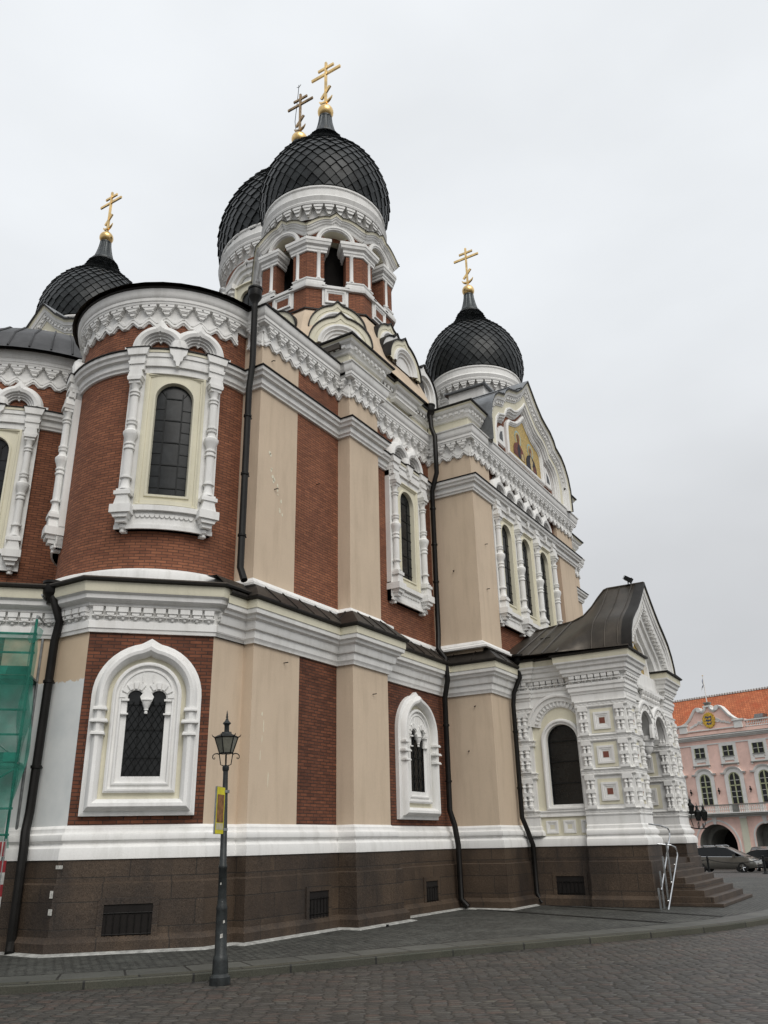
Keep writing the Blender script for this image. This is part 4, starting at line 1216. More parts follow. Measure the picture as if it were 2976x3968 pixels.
# ---- wavy gables (transept front and east end)
def gable(F, mos, yoff=0):
    W_, C_ = 'white_plaster', 'cream_plaster'
    half = [(-4.15, 15.0), (-4.15, 16.0), (-4.0, 16.55), (-3.7, 17.0), (-3.35, 17.28), (-2.95, 17.42), (-2.72, 17.5), (-2.55, 17.75), (-2.2, 18.0), (-1.75, 18.15), (-1.3, 18.32), (-.75, 18.72), (-.3, 19.15), (0, 19.43)]
    K = half + [(-a, b) for a, b in reversed(half[:-1])]
    mb = MB(True)
    ih = [(-3.25, 14.9), (-3.25, 15.9), (-3.1, 16.4), (-2.85, 16.66), (-2.5, 16.8), (-2.3, 16.85), (-2.2, 17.0), (-2.0, 17.25), (-1.65, 17.45), (-1.25, 17.5), (-.9, 17.65), (-.5, 17.95), (-.2, 18.2), (0, 18.4)]
    I = ih + [(-a, b) for a, b in reversed(ih[:-1])]
    mb.fring(F, K, I, -.3, .24, C_, True)
    mb.fsweep(F, K, [(-.40, .24), (-.39, .27), (-.34, .28), (-.33, .31), (-.24, .32), (-.23, .35), (-.18, .36), (-.17, .40), (-.10, .42), (-.08, .44), (.0, .46), (.03, .48), (.04, .46), (.05, -.4)], [W_] * 9 + [C_, C_, 'roof_edge', 'roof_edge'])
    mb.fsweep(F, I, [(.10, .24), (.08, .28), (.02, .28), (.0, .23), (-.07, .22), (-.08, .15), (-.16, .14), (-.17, .07), (-.22, .06), (-.22, .0)], W_)
    mb.face([F(a, h, .012) for a, h in I], 'brick')
    # dentils under the rake
    P = K[1:-1]
    for a, b in zip(P, P[1:]):
        L = math.hypot(b[0] - a[0], b[1] - a[1]); n = max(1, int(L / .2))
        dx, dz = (b[0] - a[0]) / L, (b[1] - a[1]) / L
        for q in range(n):
            t = (q + .5) * L / n
            s, h = a[0] + dx * t + dz * .28, a[1] + dz * t - dx * .28
            mb.fbox(F, s - .04, s + .04, h - .04, h + .04, .3, .35, W_)
    g = mb.build('wavy_gable', CH)
    mb = MB(True)
    mb.fsweep(F, K, [(.06, .52), (.06, -2.2)], 'roof_grey')
    mb.fsweep(F, K, [(.062, .52), (.0, .50)], 'roof_edge')
    for a, b in ((-4.05, 16.3), (-3.5, 17.2), (-2.8, 17.48), (-2.2, 18.02), (-1.5, 18.25), (-.8, 18.7), (.8, 18.7), (1.5, 18.25), (2.2, 18.02), (2.8, 17.48)):
        mb.tube([F(a, b + .09, .5), F(a, b + .09, -2.1)], .03, 'roof_grey', 4)
    mb.build('gable_roof', g)
    if not mos: return g
    # niche windows
    for sg in (-1, 1):
        mb = MB(True)
        n1 = [(sg * 2.1, 15.62)] + [(sg * 2.1, 16.5), (sg * 2.4, 16.45), (sg * 2.7, 16.2), (sg * 2.82, 15.9), (sg * 2.82, 15.62)]
        n1 = n1[::-1] if sg > 0 else n1[::-1]
        mb.fprism(F, n1, 0, .10, W_)
        mb.fprism(F, [(sg * 2.3, 15.8), (sg * 2.3, 16.25), (sg * 2.5, 16.15), (sg * 2.62, 15.95), (sg * 2.62, 15.8)], .1, .104, 'leaded_glass')
        mb.build('gable_niche', g)
    # framed mosaic
    mb = MB(True)
    fh = [(-1.84, 15.55), (-1.84, 16.5), (-1.78, 16.80), (-1.55, 17.02), (-1.2, 17.10), (-.85, 17.22), (-.45, 17.48), (0, 17.86)]
    Fm = fh + [(-a, b) for a, b in reversed(fh[:-1])]
    mb.fsweep(F, Fm, [(.07, .0), (.07, .12), (.04, .16), (-.02, .17), (-.05, .14), (-.09, .13), (-.10, .10), (-.14, .09), (-.15, .05), (-.16, .03)], W_, closed=True)
    fm = mb.build('mosaic_frame', g)
    mb = MB(True)
    mi = offs(Fm, .15, True)
    mb.face([F(a, h, .06) for a, h in mi], 'mosaic_gold')
    def disc(s, h, r, o, mat, sx=1): mb.face([F(s + r * sx * cos(2 * pi * q / 20), h + r * sin(2 * pi * q / 20), o) for q in range(20)], mat)
    # two haloed figures in robes, generic
    for s, hb, robe in ((-.62, 16.66, 'robe_brown'), (.66, 16.60, 'robe_dark')):
        disc(s, hb, .33, .066, 'halo_blue')
        disc(s, hb - .01, .27, .069, 'mosaic_gold')
        mb.face([F(s + a, hb + b, .072) for a, b in ((-.56, -.86), (-.54, -.55), (-.40, -.36), (-.14, -.22), (.14, -.22), (.40, -.38), (.54, -.6), (.58, -.86))], robe)
        mb.face([F(s + a, hb + b, .076) for a, b in ((-.08, -.86), (-.14, -.5), (-.05, -.27), (.05, -.27), (.20, -.46), (.12, -.62), (.16, -.86))], 'robe_cream' if s > 0 else 'robe_dark')
        mb.face([F(s + a, hb + b, .078) for a, b in ((.18, -.86), (.24, -.6), (.42, -.56), (.50, -.86))], 'robe_cream' if s < 0 else 'robe_brown')
        disc(s, hb + .02, .165, .076, 'hair_grey' if s > 0 else 'robe_brown', .8)
        disc(s, hb - .01, .135, .079, 'face_tone', .78)
        mb.face([F(s + a, hb + b, .082) for a, b in ((-.09, -.08), (.09, -.08), (.06, -.22), (0, -.28), (-.06, -.22))], 'hair_grey' if s > 0 else 'robe_brown')
    mb.build('mosaic', fm)
    return g
gable(flat((15.3, -.74), (0, -1)), True)
gable(flat((1.45, 11.05), (-1, 0)), False)
mb = MB(True)
mb.box((15.6, .9, 19.3), (17.4, 2.6, 20.15), 'white_plaster')
mb.box((15.45, .75, 20.15), (17.55, 2.75, 20.22), 'roof_grey')
mb.build('roof_dormer', CH)

# ================================================================== PORCH
PO = empty('porch'); PO.parent = CH
PX0, PX1, PY0, PY1 = 10.45, 16.15, -4.88, -3.45     # pier outer faces
PC = (PX0 + PX1) / 2
WX0, WX1 = 10.66, 15.94                              # recessed side walls
PW = 1.22
W_, C_ = 'white_plaster', 'cream_plaster'
PFL = [(0, 1.50), (.18, 1.505), (.19, 1.60), (.17, 1.68), (.11, 1.73), (.09, 1.76), (.13, 1.79), (.14, 1.84), (.12, 1.90), (.07, 1.94), (.06, 2.02), (.03, 2.05), (.03, 2.28), (.05, 2.29)]
PPL = [(.30, -.4), (.30, .18), (.22, .26), (.20, .27), (.20, 1.10), (.17, 1.12), (.14, 1.13), (.14, 1.50), (0, 1.53)]
CORN = [(.007, 5.42), (.007, 5.60), (.03, 5.62), (.04, 5.68), (.07, 5.70), (.07, 5.80), (.10, 5.84), (.10, 5.92), (.02, 5.94), (.02, 6.14), (.16, 6.16), (.17, 6.22), (.21, 6.25), (.22, 6.36), (.27, 6.40), (.29, 6.48), (.34, 6.52), (.35, 6.56), (.36, 6.72), (.42, 6.74), (.43, 6.78)]
CM = [W_] * 17 + [C_, 'roof_edge', 'roof_edge']
def porch_baluster(mb):
    def fn(F, q):
        mb.fbox(F, -q * .40, q * .40, 6.06, 6.15, .02, .15, W_)
        mb.fbox(F, -q * .46, q * .46, 5.99, 6.03, .02, .12, W_)
        mb.fbox(F, -q * .32, q * .32, 6.03, 6.06, .02, .12, W_)
        mb.flathe(F, 0, .06, [(.0, 5.93), (.025, 5.94), (.03, 5.965), (.045, 5.98), (.05, 5.99)], W_, 6)
    return fn
def band(mb, path, z, h=.17):
    mb.sweep(path, [(0, z - .01), (.05, z), (.06, z + .03), (.035, z + .04), (.035, z + h - .05), (.06, z + h - .04), (.075, z + h - .01), (.07, z + h), (0, z + h + .02)], W_)
    def sc(F, q):
        mb.fprism(F, [(q * .45 * cos(R(a)), z + h - .05 + .055 * sin(R(a))) for a in range(180, 361, 36)], .03, .048, W_)
    along(path, .13, sc)
def pair(mb, F, s, z0, z1, half=.115):
    """paired turned half-columns between two bands"""
    H = z1 - z0
    mb.fbox(F, s - half - .02, s + half + .02, z0, z0 + .10 * H, 0, .10, W_)
    mb.fbox(F, s - half - .02, s + half + .02, z1 - .14 * H, z1, 0, .11, W_)
    mb.fbox(F, s - half - .01, s + half + .01, z0 + .46 * H, z0 + .58 * H, 0, .11, W_)
    for d in (-half * .52, half * .52):
        r = half * .46
        mb.flathe(F, s + d, .05, [(r * .9, z0 + .08 * H), (r * 1.15, z0 + .14 * H), (r * 1.15, z0 + .17 * H), (r * .8, z0 + .19 * H), (r * .8, z0 + .30 * H), (r * 1.15, z0 + .32 * H), (r * 1.15, z0 + .35 * H), (r * .85, z0 + .37 * H), (r * .95, z0 + .46 * H)], W_, 8)
        mb.flathe(F, s + d, .05, [(r * .95, z0 + .58 * H), (r * .8, z0 + .64 * H), (r * .8, z0 + .72 * H), (r * 1.15, z0 + .74 * H), (r * 1.15, z0 + .78 * H), (r * .85, z0 + .80 * H), (r * 1.2, z0 + .88 * H)], W_, 8)
def sunk_panel(mb, F, s, z, a, red=True, h=None):
    h = h or a
    mb.face([F(s - a, z - h, .012), F(s + a, z - h, .012), F(s + a, z + h, .012), F(s - a, z + h, .012)], C_)
    b, c = a * .72, h * .72
    mb.fsweep(F, [(s - b, z - c), (s - b, z + c), (s + b, z + c), (s + b, z - c)], [(.0, .01), (.0, .045), (-a * .18, .045), (-a * .20, .03), (-a * .32, .03), (-a * .34, .018), (-a * .46, .016)], W_, closed=True)
    if red:
        d = a * .24
        mb.fbox(F, s - d, s + d, z - d, z + d, .0, .018, 'maroon_plaster')
ZONES = [(2.46, 3.34), (3.52, 4.26), (4.44, 5.22)]
BANDS = [2.29, 3.34, 4.27, 5.23]
def pier(x0, x1, inner=False):
    path = [(x0, PY1 + .05), (x0, PY0), (x1, PY0), (x1, PY1 + .05)]
    mb = MB(); mb.sweep(path, PPL, 'granite'); pl = mb.build('pier_plinth', PO)
    mb = MB()
    mb.sweep(path, PFL, W_)
    mb.sweep(path, [(0, 2.2), (0, 5.5)], W_)
    for z in BANDS: band(mb, path, z)
    p = mb.build('porch_pier', PO)
    pl.parent = p
    mb = MB()
    def face(F, w):
        for z0, z1 in ZONES:
            zc = (z0 + z1) / 2
            q = w / 2 - .18
            pair(mb, F, -q, z0, z1); pair(mb, F, q, z0, z1)
            a = min(.37, q - .2)
            sunk_panel(mb, F, 0, zc, a, True, .34)
    if inner:
        Fj = flat((x0, (PY0 + PY1) / 2), (-1, 0))
        for z0, z1 in ZONES: pair(mb, Fj, (PY1 - PY0) / 2 - .16, z0, z1, .10); sunk_panel(mb, Fj, -.14, (z0 + z1) / 2, .42, False, .36)
    else:
        face(flat((x0, (PY0 + PY1) / 2), (-1, 0)), PY1 - PY0)
    face(flat(((x0 + x1) / 2, PY0), (0, -1)), x1 - x0)
    face(flat((x1, (PY0 + PY1) / 2), (1, 0)), PY1 - PY0)
    mb.build('pier_ornament', p)
    return p
pier(PX0, PX0 + PW)
pier(PX1 - PW, PX1, True)
# side walls with arched window
def side(F, path, glaze=True):
    """local s = 0 at the window centre"""
    mb = MB(); mb.sweep(path, PPL, 'granite'); mb.sweep(path, [(0, 1.50), (.16, 1.505), (.165, 1.62), (.15, 1.70), (.08, 1.74), (.02, 1.76), (0, 1.78)], [W_] * 6)
    mb.build('porch_plinth', PO)
    mb = MB()
    L = 1.02
    zt = 5.95
    outer = [(-L, 1.7), (-L, 4.38)] + [(-L, 4.38 + (zt - 4.38) * k / 4) for k in range(1, 5)] + [(-L + 2 * L * k / 12, zt) for k in range(1, 12)] + [(L, zt - (zt - 4.38) * k / 4) for k in range(0, 5)] + [(L, 1.7)]
    inner = [(-.47, 2.60), (-.47, 4.38)] + arc(0, 4.38, .47, 180, 0, len(outer) - 5)[0:-1] + [(.47, 4.38), (.47, 2.60)]
    inner = [(-.47, 2.60)] + arc(0, 4.38, .47, 180, 0, len(outer) - 3) + [(.47, 2.60)]
    mb.fring(F, outer, inner, -.25, .0, C_)
    ip = [(-.52, 2.56)] + arc(0, 4.38, .52, 180, 0, 20) + [(.52, 2.56)]
    mb.fsweep(F, ip, [(.11, .0), (.11, .06), (.07, .09), (.03, .09), (.02, .05), (-.04, .045), (-.06, -.1)], W_, closed=True)
    w = mb.build('porch_window', PO)
    mb = MB()
    gl = arc(0, 4.38, .48, 180, 0, 14)
    mb.face([F(-.48, 2.58, -.12)] + [F(a, h, -.12) for a, h in gl] + [F(.48, 2.58, -.12)], 'dark_glass')
    for s in (-.455, .455): mb.fbox(F, s - .02, s + .02, 2.6, 4.4, -.12, -.07, 'iron')
    for h in (3.2, 3.8, 4.38): mb.fbox(F, -.46, .46, h - .013, h + .013, -.12, -.09, 'iron')
    mb.fsweep(F, arc(0, 4.38, .455, 180, 0, 16), [(.02, -.12), (.02, -.07), (-.02, -.07), (-.02, -.12)], 'iron')
    mb.build('window_glass', w)
    mb = MB()
    # label arch and frieze
    for r0, prof in ((.86, [(.16, 0), (.16, .13), (.12, .16), (.07, .16), (.05, .11), (-.06, .10), (-.08, .05), (-.22, .045), (-.24, .0)]),):
        mb.fsweep(F, arc(0, 4.72, r0, 172, 8, 22), prof, W_)
    for k in range(17):
        a = R(16 + 148 * k / 16)
        s, h = .73 * cos(a), 4.72 + .73 * sin(a)
        mb.fprism(F, [(s + x * cos(a) - y * sin(a), h + x * sin(a) + y * cos(a)) for x, y in ((-.06, -.02), (.06, -.022), (.06, .022), (-.06, .02))], .03, .09, W_)
    mb.fprism(F, [(-1.0, 4.75)] + [(-.99 * 1, 4.9)] + arc(0, 4.72, .92, 165, 15, 16) + [(.99, 4.9), (1.0, 4.75), (1.0, 5.95), (-1.0, 5.95)], 0, .03, W_)
    mb.build('label_arch', w)
    mb = MB()
    mb.fbox(F, -1.0, 1.0, 2.29, 2.33, 0, .06, W_); mb.fbox(F, -1.0, 1.0, 2.42, 2.46, 0, .07, W_); mb.fbox(F, -1.0, 1.0, 2.33, 2.42, 0, .04, W_)
    for k in (-1, 0, 1):
        sunk_panel(mb, F, k * .52 + .0, 2.02, .25, False, .24)
    mb.build('apron_panels', w)
    return w
FS = flat((WX0, -2.83), (-1, 0))
sw = side(FS, [(WX0, -1.3), (WX0, PY1)])
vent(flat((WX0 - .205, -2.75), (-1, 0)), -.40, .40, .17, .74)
sw2 = side(flat((WX1, -2.6), (1, 0)), [(WX1, PY1), (WX1, -1.3)])
mb = MB()
Fc = flat((WX0, -1.72), (-1, 0))
mb.sweep([(WX0, -1.42), (WX0 - .10, -1.42), (WX0 - .10, -1.95), (WX0, -1.95)], [(0, 1.75), (0, 5.6)], W_)
for z in BANDS: band(mb, [(WX0, -1.42), (WX0 - .10, -1.42), (WX0 - .10, -1.95), (WX0, -1.95)], z)
Fc = flat((WX0 - .10, -1.68), (-1, 0))
for z0, z1 in ZONES: pair(mb, Fc, 0, z0, z1, .17)
mb.sweep([(WX0, -1.42), (WX0 - .10, -1.42), (WX0 - .10, -1.95), (WX0, -1.95)], PFL[6:], W_)
mb.build('porch_pilaster', PO)
# entablature: sides and pier blocks
mb = MB()
blk = [(WX0, -1.42), (WX0 - .10, -1.42), (WX0 - .10, -1.95), (WX0, -1.95), (WX0, PY1 + .12), (PX0, PY1 + .12), (PX0, PY0), (PX0 + PW, PY0), (PX0 + PW, PY0 + .5)]
mb.sweep(blk, CORN, CM, caps=True)
blk2 = [(PX1 - PW, PY0 + .5), (PX1 - PW, PY0), (PX1, PY0), (PX1, PY1 + .12), (WX1, PY1 + .12), (WX1, -1.3)]
along(blk, .205, porch_baluster(mb))
mb.build('porch_cornice', PO)
mb = MB()
mb.sweep(blk2, CORN, CM, caps=True)
along(blk2, .205, porch_baluster(mb))
mb.build('porch_cornice', PO)
# front double arch with hanging pendant
Ff = flat((PC, PY0 + .06), (0, -1))
hw = (PX1 - PX0) / 2 - PW
mb = MB()
r = hw / 2 - .06
pts = [(-hw, 4.45)] + arc(-hw / 2, 4.48, r, 180, 0, 14) + [(0, 4.40)] + arc(hw / 2, 4.48, r, 180, 0, 14) + [(hw, 4.45), (hw, 6.5), (-hw, 6.5)]
mb.fprism(Ff, pts, -.9, 0, W_)
fa = mb.build('porch_double_arch', PO)
mb = MB()
for c in (-hw / 2, hw / 2):
    mb.fsweep(Ff, arc(c, 4.48, r, 180, 0, 18), [(.36, 0), (.36, .08), (.30, .12), (.24, .12), (.22, .06), (.10, .05), (.09, .10), (.03, .10), (.0, .02)], W_)
    for k in range(13):
        a = R(8 + 164 * k / 12)
        s, h = c + (r + .16) * cos(a), 4.48 + (r + .16) * sin(a)
        mb.fprism(Ff, [(s + x * cos(a) - y * sin(a), h + x * sin(a) + y * cos(a)) for x, y in ((-.05, -.03), (.05, -.03), (.05, .03), (-.05, .03))], .03, .10, W_)
for k in range(7):
    s = -.9 + 1.8 * k / 6
    mb.flathe(Ff, s, .10, [(.0, 5.62), (.04, 5.64), (.06, 5.70), (.04, 5.74), (.09, 5.80), (.10, 5.86), (.0, 5.88)], W_, 8)
mb.fbox(Ff, -hw, hw, 5.88, 5.98, 0, .16, W_)
mb.flathe(Ff, 0, -.2, [(.0, 3.92), (.06, 3.95), (.08, 4.0), (.05, 4.05), (.10, 4.1), (.16, 4.2), (.17, 4.28), (.20, 4.3), (.20, 4.42), (.24, 4.46), (.24, 4.6)], W_, 14)
mb.build('arch_ornament', fa)
# keel gable over the front
half = [(-2.62, 6.72), (-2.60, 7.05), (-2.45, 7.42), (-2.15, 7.80), (-1.75, 8.08), (-1.3, 8.36), (-.85, 8.70), (-.4, 9.08), (0, 9.44)]
KG = half + [(-a, b) for a, b in reversed(half[:-1])]
Fg = flat((PC, -5.05), (0, -1))
mb = MB()
mb.fsweep(Fg, KG, [(-1.02, -.55), (-.98, -.25), (-.80, -.20), (-.78, -.12), (-.62, -.10), (-.60, -.02), (-.44, .0), (-.42, .05), (-.30, .06), (-.28, .10), (-.20, .10), (-.18, .14), (-.06, .15), (-.03, .16), (-.03, .20), (.05, .20), (.05, -.1)], [W_] * 12 + [C_] * 1 + ['roof_edge'] * 3)
inn = offs(KG, .95)
mb.face([Fg(a, h, -.5) for a, h in inn], W_)
g = mb.build('porch_gable', PO)
P = offs(KG, .52)
mb = MB()
for a, b in zip(P, P[1:]):
    L = math.hypot(b[0] - a[0], b[1] - a[1]); n = max(1, round(L / .2))
    for q in range(n):
        s, h = a[0] + (b[0] - a[0]) * (q + .5) / n, a[1] + (b[1] - a[1]) * (q + .5) / n
        mb.fbox(Fg, s - .06, s + .06, h - .05, h + .05, -.1, .07, W_)
        mb.fbox(Fg, s - .035, s + .035, h - .13, h - .05, -.1, .02, W_)
mb.build('gable_brackets', g)
mb = MB()
ic = [(-1.05, 6.0)] + [(-1.05, 6.5)] + arc(0, 6.6, 1.0, 170, 100, 8) + [(0, 7.95)] + arc(0, 6.6, 1.0, 80, 10, 8) + [(1.05, 6.5), (1.05, 6.0)]
mb.face([Fg(a, h, -.46) for a, h in ic], 'mosaic_gold')
mb.fsweep(Fg, ic, [(.14, -.5), (.14, -.38), (.08, -.32), (.0, -.34), (-.04, -.45)], W_)
for s, col in ((-.35, 'robe_brown'), (.35, 'robe_dark')):
    mb.face([Fg(s + a, b, -.455) for a, b in ((-.3, 6.05), (-.28, 6.7), (-.12, 6.95), (.12, 6.95), (.28, 6.7), (.3, 6.05))], col)
    mb.face([Fg(s + .16 * cos(R(a)), 7.12 + .16 * sin(R(a)), -.455) for a in range(0, 360, 24)], 'halo_blue')
    mb.face([Fg(s + .09 * cos(R(a)), 7.1 + .11 * sin(R(a)), -.45) for a in range(0, 360, 24)], 'face_tone')
mb.build('porch_mosaic', g)
# roof: barrel over the front, flaring down to a lower ridge that runs back to the wall
mb = MB()
RB = 'roof_brown'
def prof3(f, ridge, eave_h, eave_w):
    res = []
    for a, b in KG:
        t = (b - 6.72) / (9.44 - 6.72)
        k = abs(a) / 2.62
        # straight rear profile: ridge to eave
        rz = ridge - (ridge - eave_h) * min(1, abs(a) / eave_w * 1.0)
        ra = a / 2.62 * eave_w
        rz = ridge - (ridge - eave_h) * (abs(ra) / eave_w)
        res.append((a * (1 - f) + ra * f, b * (1 - f) + rz * f))
    return res
ys = [(-5.22, 0), (-4.0, 0), (-3.88, .04), (-3.65, .28), (-3.4, .58), (-3.1, .85), (-2.7, 1.0), (-1.0, 1.0)]
rows = []
for y, f in ys:
    ridge = 8.50 - (0 if f < 1 else (.18 if y > -2 else 0))
    rows.append([Vector((PC + a, y, b + .035)) for a, b in prof3(f, ridge, 6.86, 3.18)])
mb.rows(rows, RB)
for (a, b) in ((0, 0),): pass
ro = mb.build('porch_roof', PO, ang=28)
mb = MB()
for y in (-4.82, -4.42, -4.02):
    mb.tube([(PC + a, y, b + .05) for a, b in KG], .02, RB, 4)
for y in (-3.1, -2.65, -2.2, -1.75):
    mb.tube([(PC + a, y, b + .05) for a, b in prof3(1, 8.5 if y < -2 else 8.4, 6.86, 3.18)], .02, RB, 4)
mb.tube([(PC, y, r[len(KG) // 2].z + .02) for (y, f), r in zip(ys, rows)], .035, RB, 5)
mb.build('roof_seams', ro)
for sg, E, Wl in ((1, PX0, WX0), (-1, PX1, WX1)):
    mb = MB()
    mb.face([(E - .45 * sg, -5.3, 6.79), (E + .6 * sg, -5.3, 6.79), (E + .6 * sg, -1.3, 6.92), (E - .45 * sg, -1.3, 6.92)], RB)
    mb.rows([[Vector((E - .44 * sg, -5.32, 6.77)), Vector((E - .44 * sg, PY1 + .6, 6.80)), Vector((Wl - .5 * sg, PY1 + .75, 6.80)), Vector((Wl - .5 * sg, -1.2, 6.82))],
             [Vector((E + .35 * sg, -5.10, 7.02)), Vector((E + .35 * sg, PY1, 7.02)), Vector((Wl + .2 * sg, PY1 + .5, 7.02)), Vector((Wl + .2 * sg, -1.2, 7.02))]], RB)
    mb.build('eaves_roof', ro)
mb = MB()
mb.lathe((16.6, -4.3), [(.16, 6.8), (.16, 7.75), (.20, 7.78), (.20, 7.86), (.0, 7.9)], 'galvanised', 16)
mb.build('vent_pipe', ro)
mb = MB(); mb.box((11.9, -2.35, 7.72), (12.1, -2.0, 7.80), 'iron'); mb.build('roof_hook', ro)
# inside of the porch
mb = MB()
mb.sweep([(WX1 - .35, -1.3), (WX1 - .35, PY1)], [(0, 1.2), (0, 5.0)], W_)
Fi = flat((WX1 - .35, -2.4), (-1, 0))
for z0, z1 in ZONES[:2]:
    for s in (-.5, .5): sunk_panel(mb, Fi, s, (z0 + z1) / 2, .40, False, .36)
for z in BANDS[:3]: mb.fbox(Fi, -1.05, 1.1, z, z + .16, 0, .07, W_)
mb.box((WX0 + .3, -1.40, 1.0), (WX1 - .3, -1.34, 6), 'inside_dark')
mb.box((WX0 + .02, -4.9, 5.5), (WX1 - .1, -1.35, 5.6), W_)
mb.box((WX0 - .1, -5.0, -.2), (WX1 + .1, -1.35, 1.12), 'granite')
mb.build('porch_interior', PO)
mb = MB()
for k in range(7):
    x0, x1, y0 = 10.86 + .12 * k, 15.25 - .04 * k, -6.62 + .245 * k
    z = .075 + .148 * k
    mb.box((x0, y0, -.3 if k == 0 else z - .17), (x1, -4.6, z), 'granite')
st = mb.build('porch_steps', PO, smooth=False)
bv = st.modifiers.new('bevel', 'BEVEL'); bv.width = .012; bv.segments = 2

# ---- drainpipes
def pipe(pts, r=.075, hopper=None, up=False, collars=True):
    mb = MB(up)
    mb.tube(pts, r, 'pipe_metal', 10)
    p = mb.build('drainpipe', CH)
    if hopper:
        mb = MB(up)
        h = Vector(hopper)
        mb.lathe((h.x, h.y), [(r, h.z - .42), (r * 1.1, h.z - .36), (r * 2.1, h.z - .22), (r * 2.2, h.z - .20), (r * 2.2, h.z - .02), (r * 2.45, h.z), (r * 2.45, h.z + .05), (r * 2.2, h.z + .05), (r * 2.1, h.z - .02), (0, h.z - .03)], 'pipe_metal', 16)
        mb.build('pipe_hopper', p)
    if collars:
        mb = MB(up)
        for a, b in zip(pts, pts[1:]):
            a, b = Vector(a), Vector(b)
            if (b - a).length < 1.6: continue
            n = int((b - a).length / 1.15)
            for k in range(n):
                q = a + (b - a) * (k + .5) / n
                mb.lathe((q.x, q.y), [(r * 1.02, q.z - .03), (r * 1.25, q.z - .025), (r * 1.25, q.z + .025), (r * 1.02, q.z + .03)], 'pipe_metal', 12)
                mb.box((q.x + .02, q.y - .0, q.z - .012), (q.x + r * 2.1, q.y + .03, q.z + .012), 'pipe_metal')
        mb.build('pipe_collars', p)
    return p
def S(p): return Vector(p) * CAM_SCALE + SHIFT
# at the apse, between apse drum and nave
pipe([S((.46, .86, 15.2)), S((.50, .88, 13.6)), S((.50, .88, 13.2)), S((.46, .92, 12.5)), S((.46, .92, 7.7)), S((.42, .75, 7.35))], .078, hopper=S((.46, .86, 15.5)))
pipe([S((9.72, .55, 16.0)), S((9.70, .50, 15.3)), S((9.62, .34, 14.9)), S((9.62, .34, 13.5)), S((9.72, .60, 12.9)), S((9.74, .62, 9.0)), S((9.74, .62, 7.9)), (8.30, -.10, 7.05), (8.34, -.30, 6.75), (8.34, -.34, 6.1), (8.42, -.18, 5.6), (8.44, -.16, 2.5), (8.46, -.28, 2.1), (8.50, -.34, 1.6), (8.52, -.34, .25), (8.55, -.52, .06)], .08, hopper=S((9.72, .55, 16.2)))
pipe([(10.30, -1.80, 6.75), (10.30, -1.82, 6.3), (10.22, -1.62, 5.85), (10.20, -1.58, 5.5), (10.20, -1.58, 2.3), (10.28, -1.68, 1.95), (10.44, -1.75, 1.55), (10.46, -1.75, .3), (10.40, -1.9, .05)], .07, hopper=(10.30, -1.80, 6.95))
pipe([(-2.98, 2.92, 6.6), (-3.0, 2.84, 6.45), (-2.84, 2.78, 6.0), (-2.84, 2.86, 5.6), (-2.84, 2.92, 2.35), (-2.92, 2.86, 2.0), (-2.98, 2.76, 1.7), (-2.98, 2.76, .2), (-3.06, 2.66, .02)], .085, hopper=(-2.98, 2.95, 6.78))

# ================================================================== GROUND
def gz(x, y):
    d = x - 33.6
    return -.0256 * d if d > 0 else 0
KERB = [(-9.5, 4.6), (-5.15, -.35), (-4.19, -1.36), (-3.36, -2.02), (-2.55, -2.42), (-1.64, -2.86), (-.66, -3.38), (.68, -4.1), (2.82, -5.37), (4.72, -6.62), (5.78, -7.2), (7.37, -7.85), (9.4, -8.3), (12.5, -8.9), (17, -9.7), (24, -11)]
K2 = []
for a, b in zip(KERB, KERB[1:]):
    L = math.hypot(b[0] - a[0], b[1] - a[1]); n = max(1, int(L / .8))
    K2 += [(a[0] + (b[0] - a[0]) * k / n, a[1] + (b[1] - a[1]) * k / n) for k in range(n)]
K2.append(KERB[-1])
for _ in range(3):
    K2 = [K2[0]] + [((K2[i - 1][0] + 2 * K2[i][0] + K2[i + 1][0]) / 4, (K2[i - 1][1] + 2 * K2[i][1] + K2[i + 1][1]) / 4) for i in range(1, len(K2) - 1)] + [K2[-1]]
# street and square: one cobbled sheet out to the horizon
mb = MB()
xs = [-400, -120, -40, -20, -12, -6, 0, 6, 12, 18, 24, 30, 33.6, 40, 50, 60, 75, 100, 160, 400, 900]
ysx = [-500, -150, -60, -30, -20, -14, -9, -5, 0, 6, 15, 40, 100, 300, 700]
rows = []
for y in ysx:
    rows.append([Vector((x, y, -.13 + max(gz(x, y), -4))) for x in xs])
mb.rows(rows, 'cobbles')
struct(mb.build('cobbled_street', smooth=False))
# kerb
KZ = -.02
mb = MB()
mb.sweep(K2, [(.02, -.2), (.015, KZ - .02), (.0, KZ), (-.20, KZ + .005), (-.20, -.2)], 'kerbstone')
struct(mb.build('kerb'))
# pavement: slab course, then setts up to the walls and round the steps
mb = MB()
mb.sweep(K2, [(-.2, KZ), (-.85, KZ + .006)], 'slabs')
struct(mb.build('pavement'))
mb = MB()
pav = offs(K2, -.85)
inner = [(-7, 8)] + [(-2.2, 3.0), (-2.0, 2.5), (-1.2, 1.6), (-.4, 1.2), (.5, 1.0), (2, 1), (4, 1), (6, 1), (8, 1), (9.5, 0), (11.5, -1.2), (13, -1.2), (16, -1.2), (20, -1), (25, -2), (29, -4)]
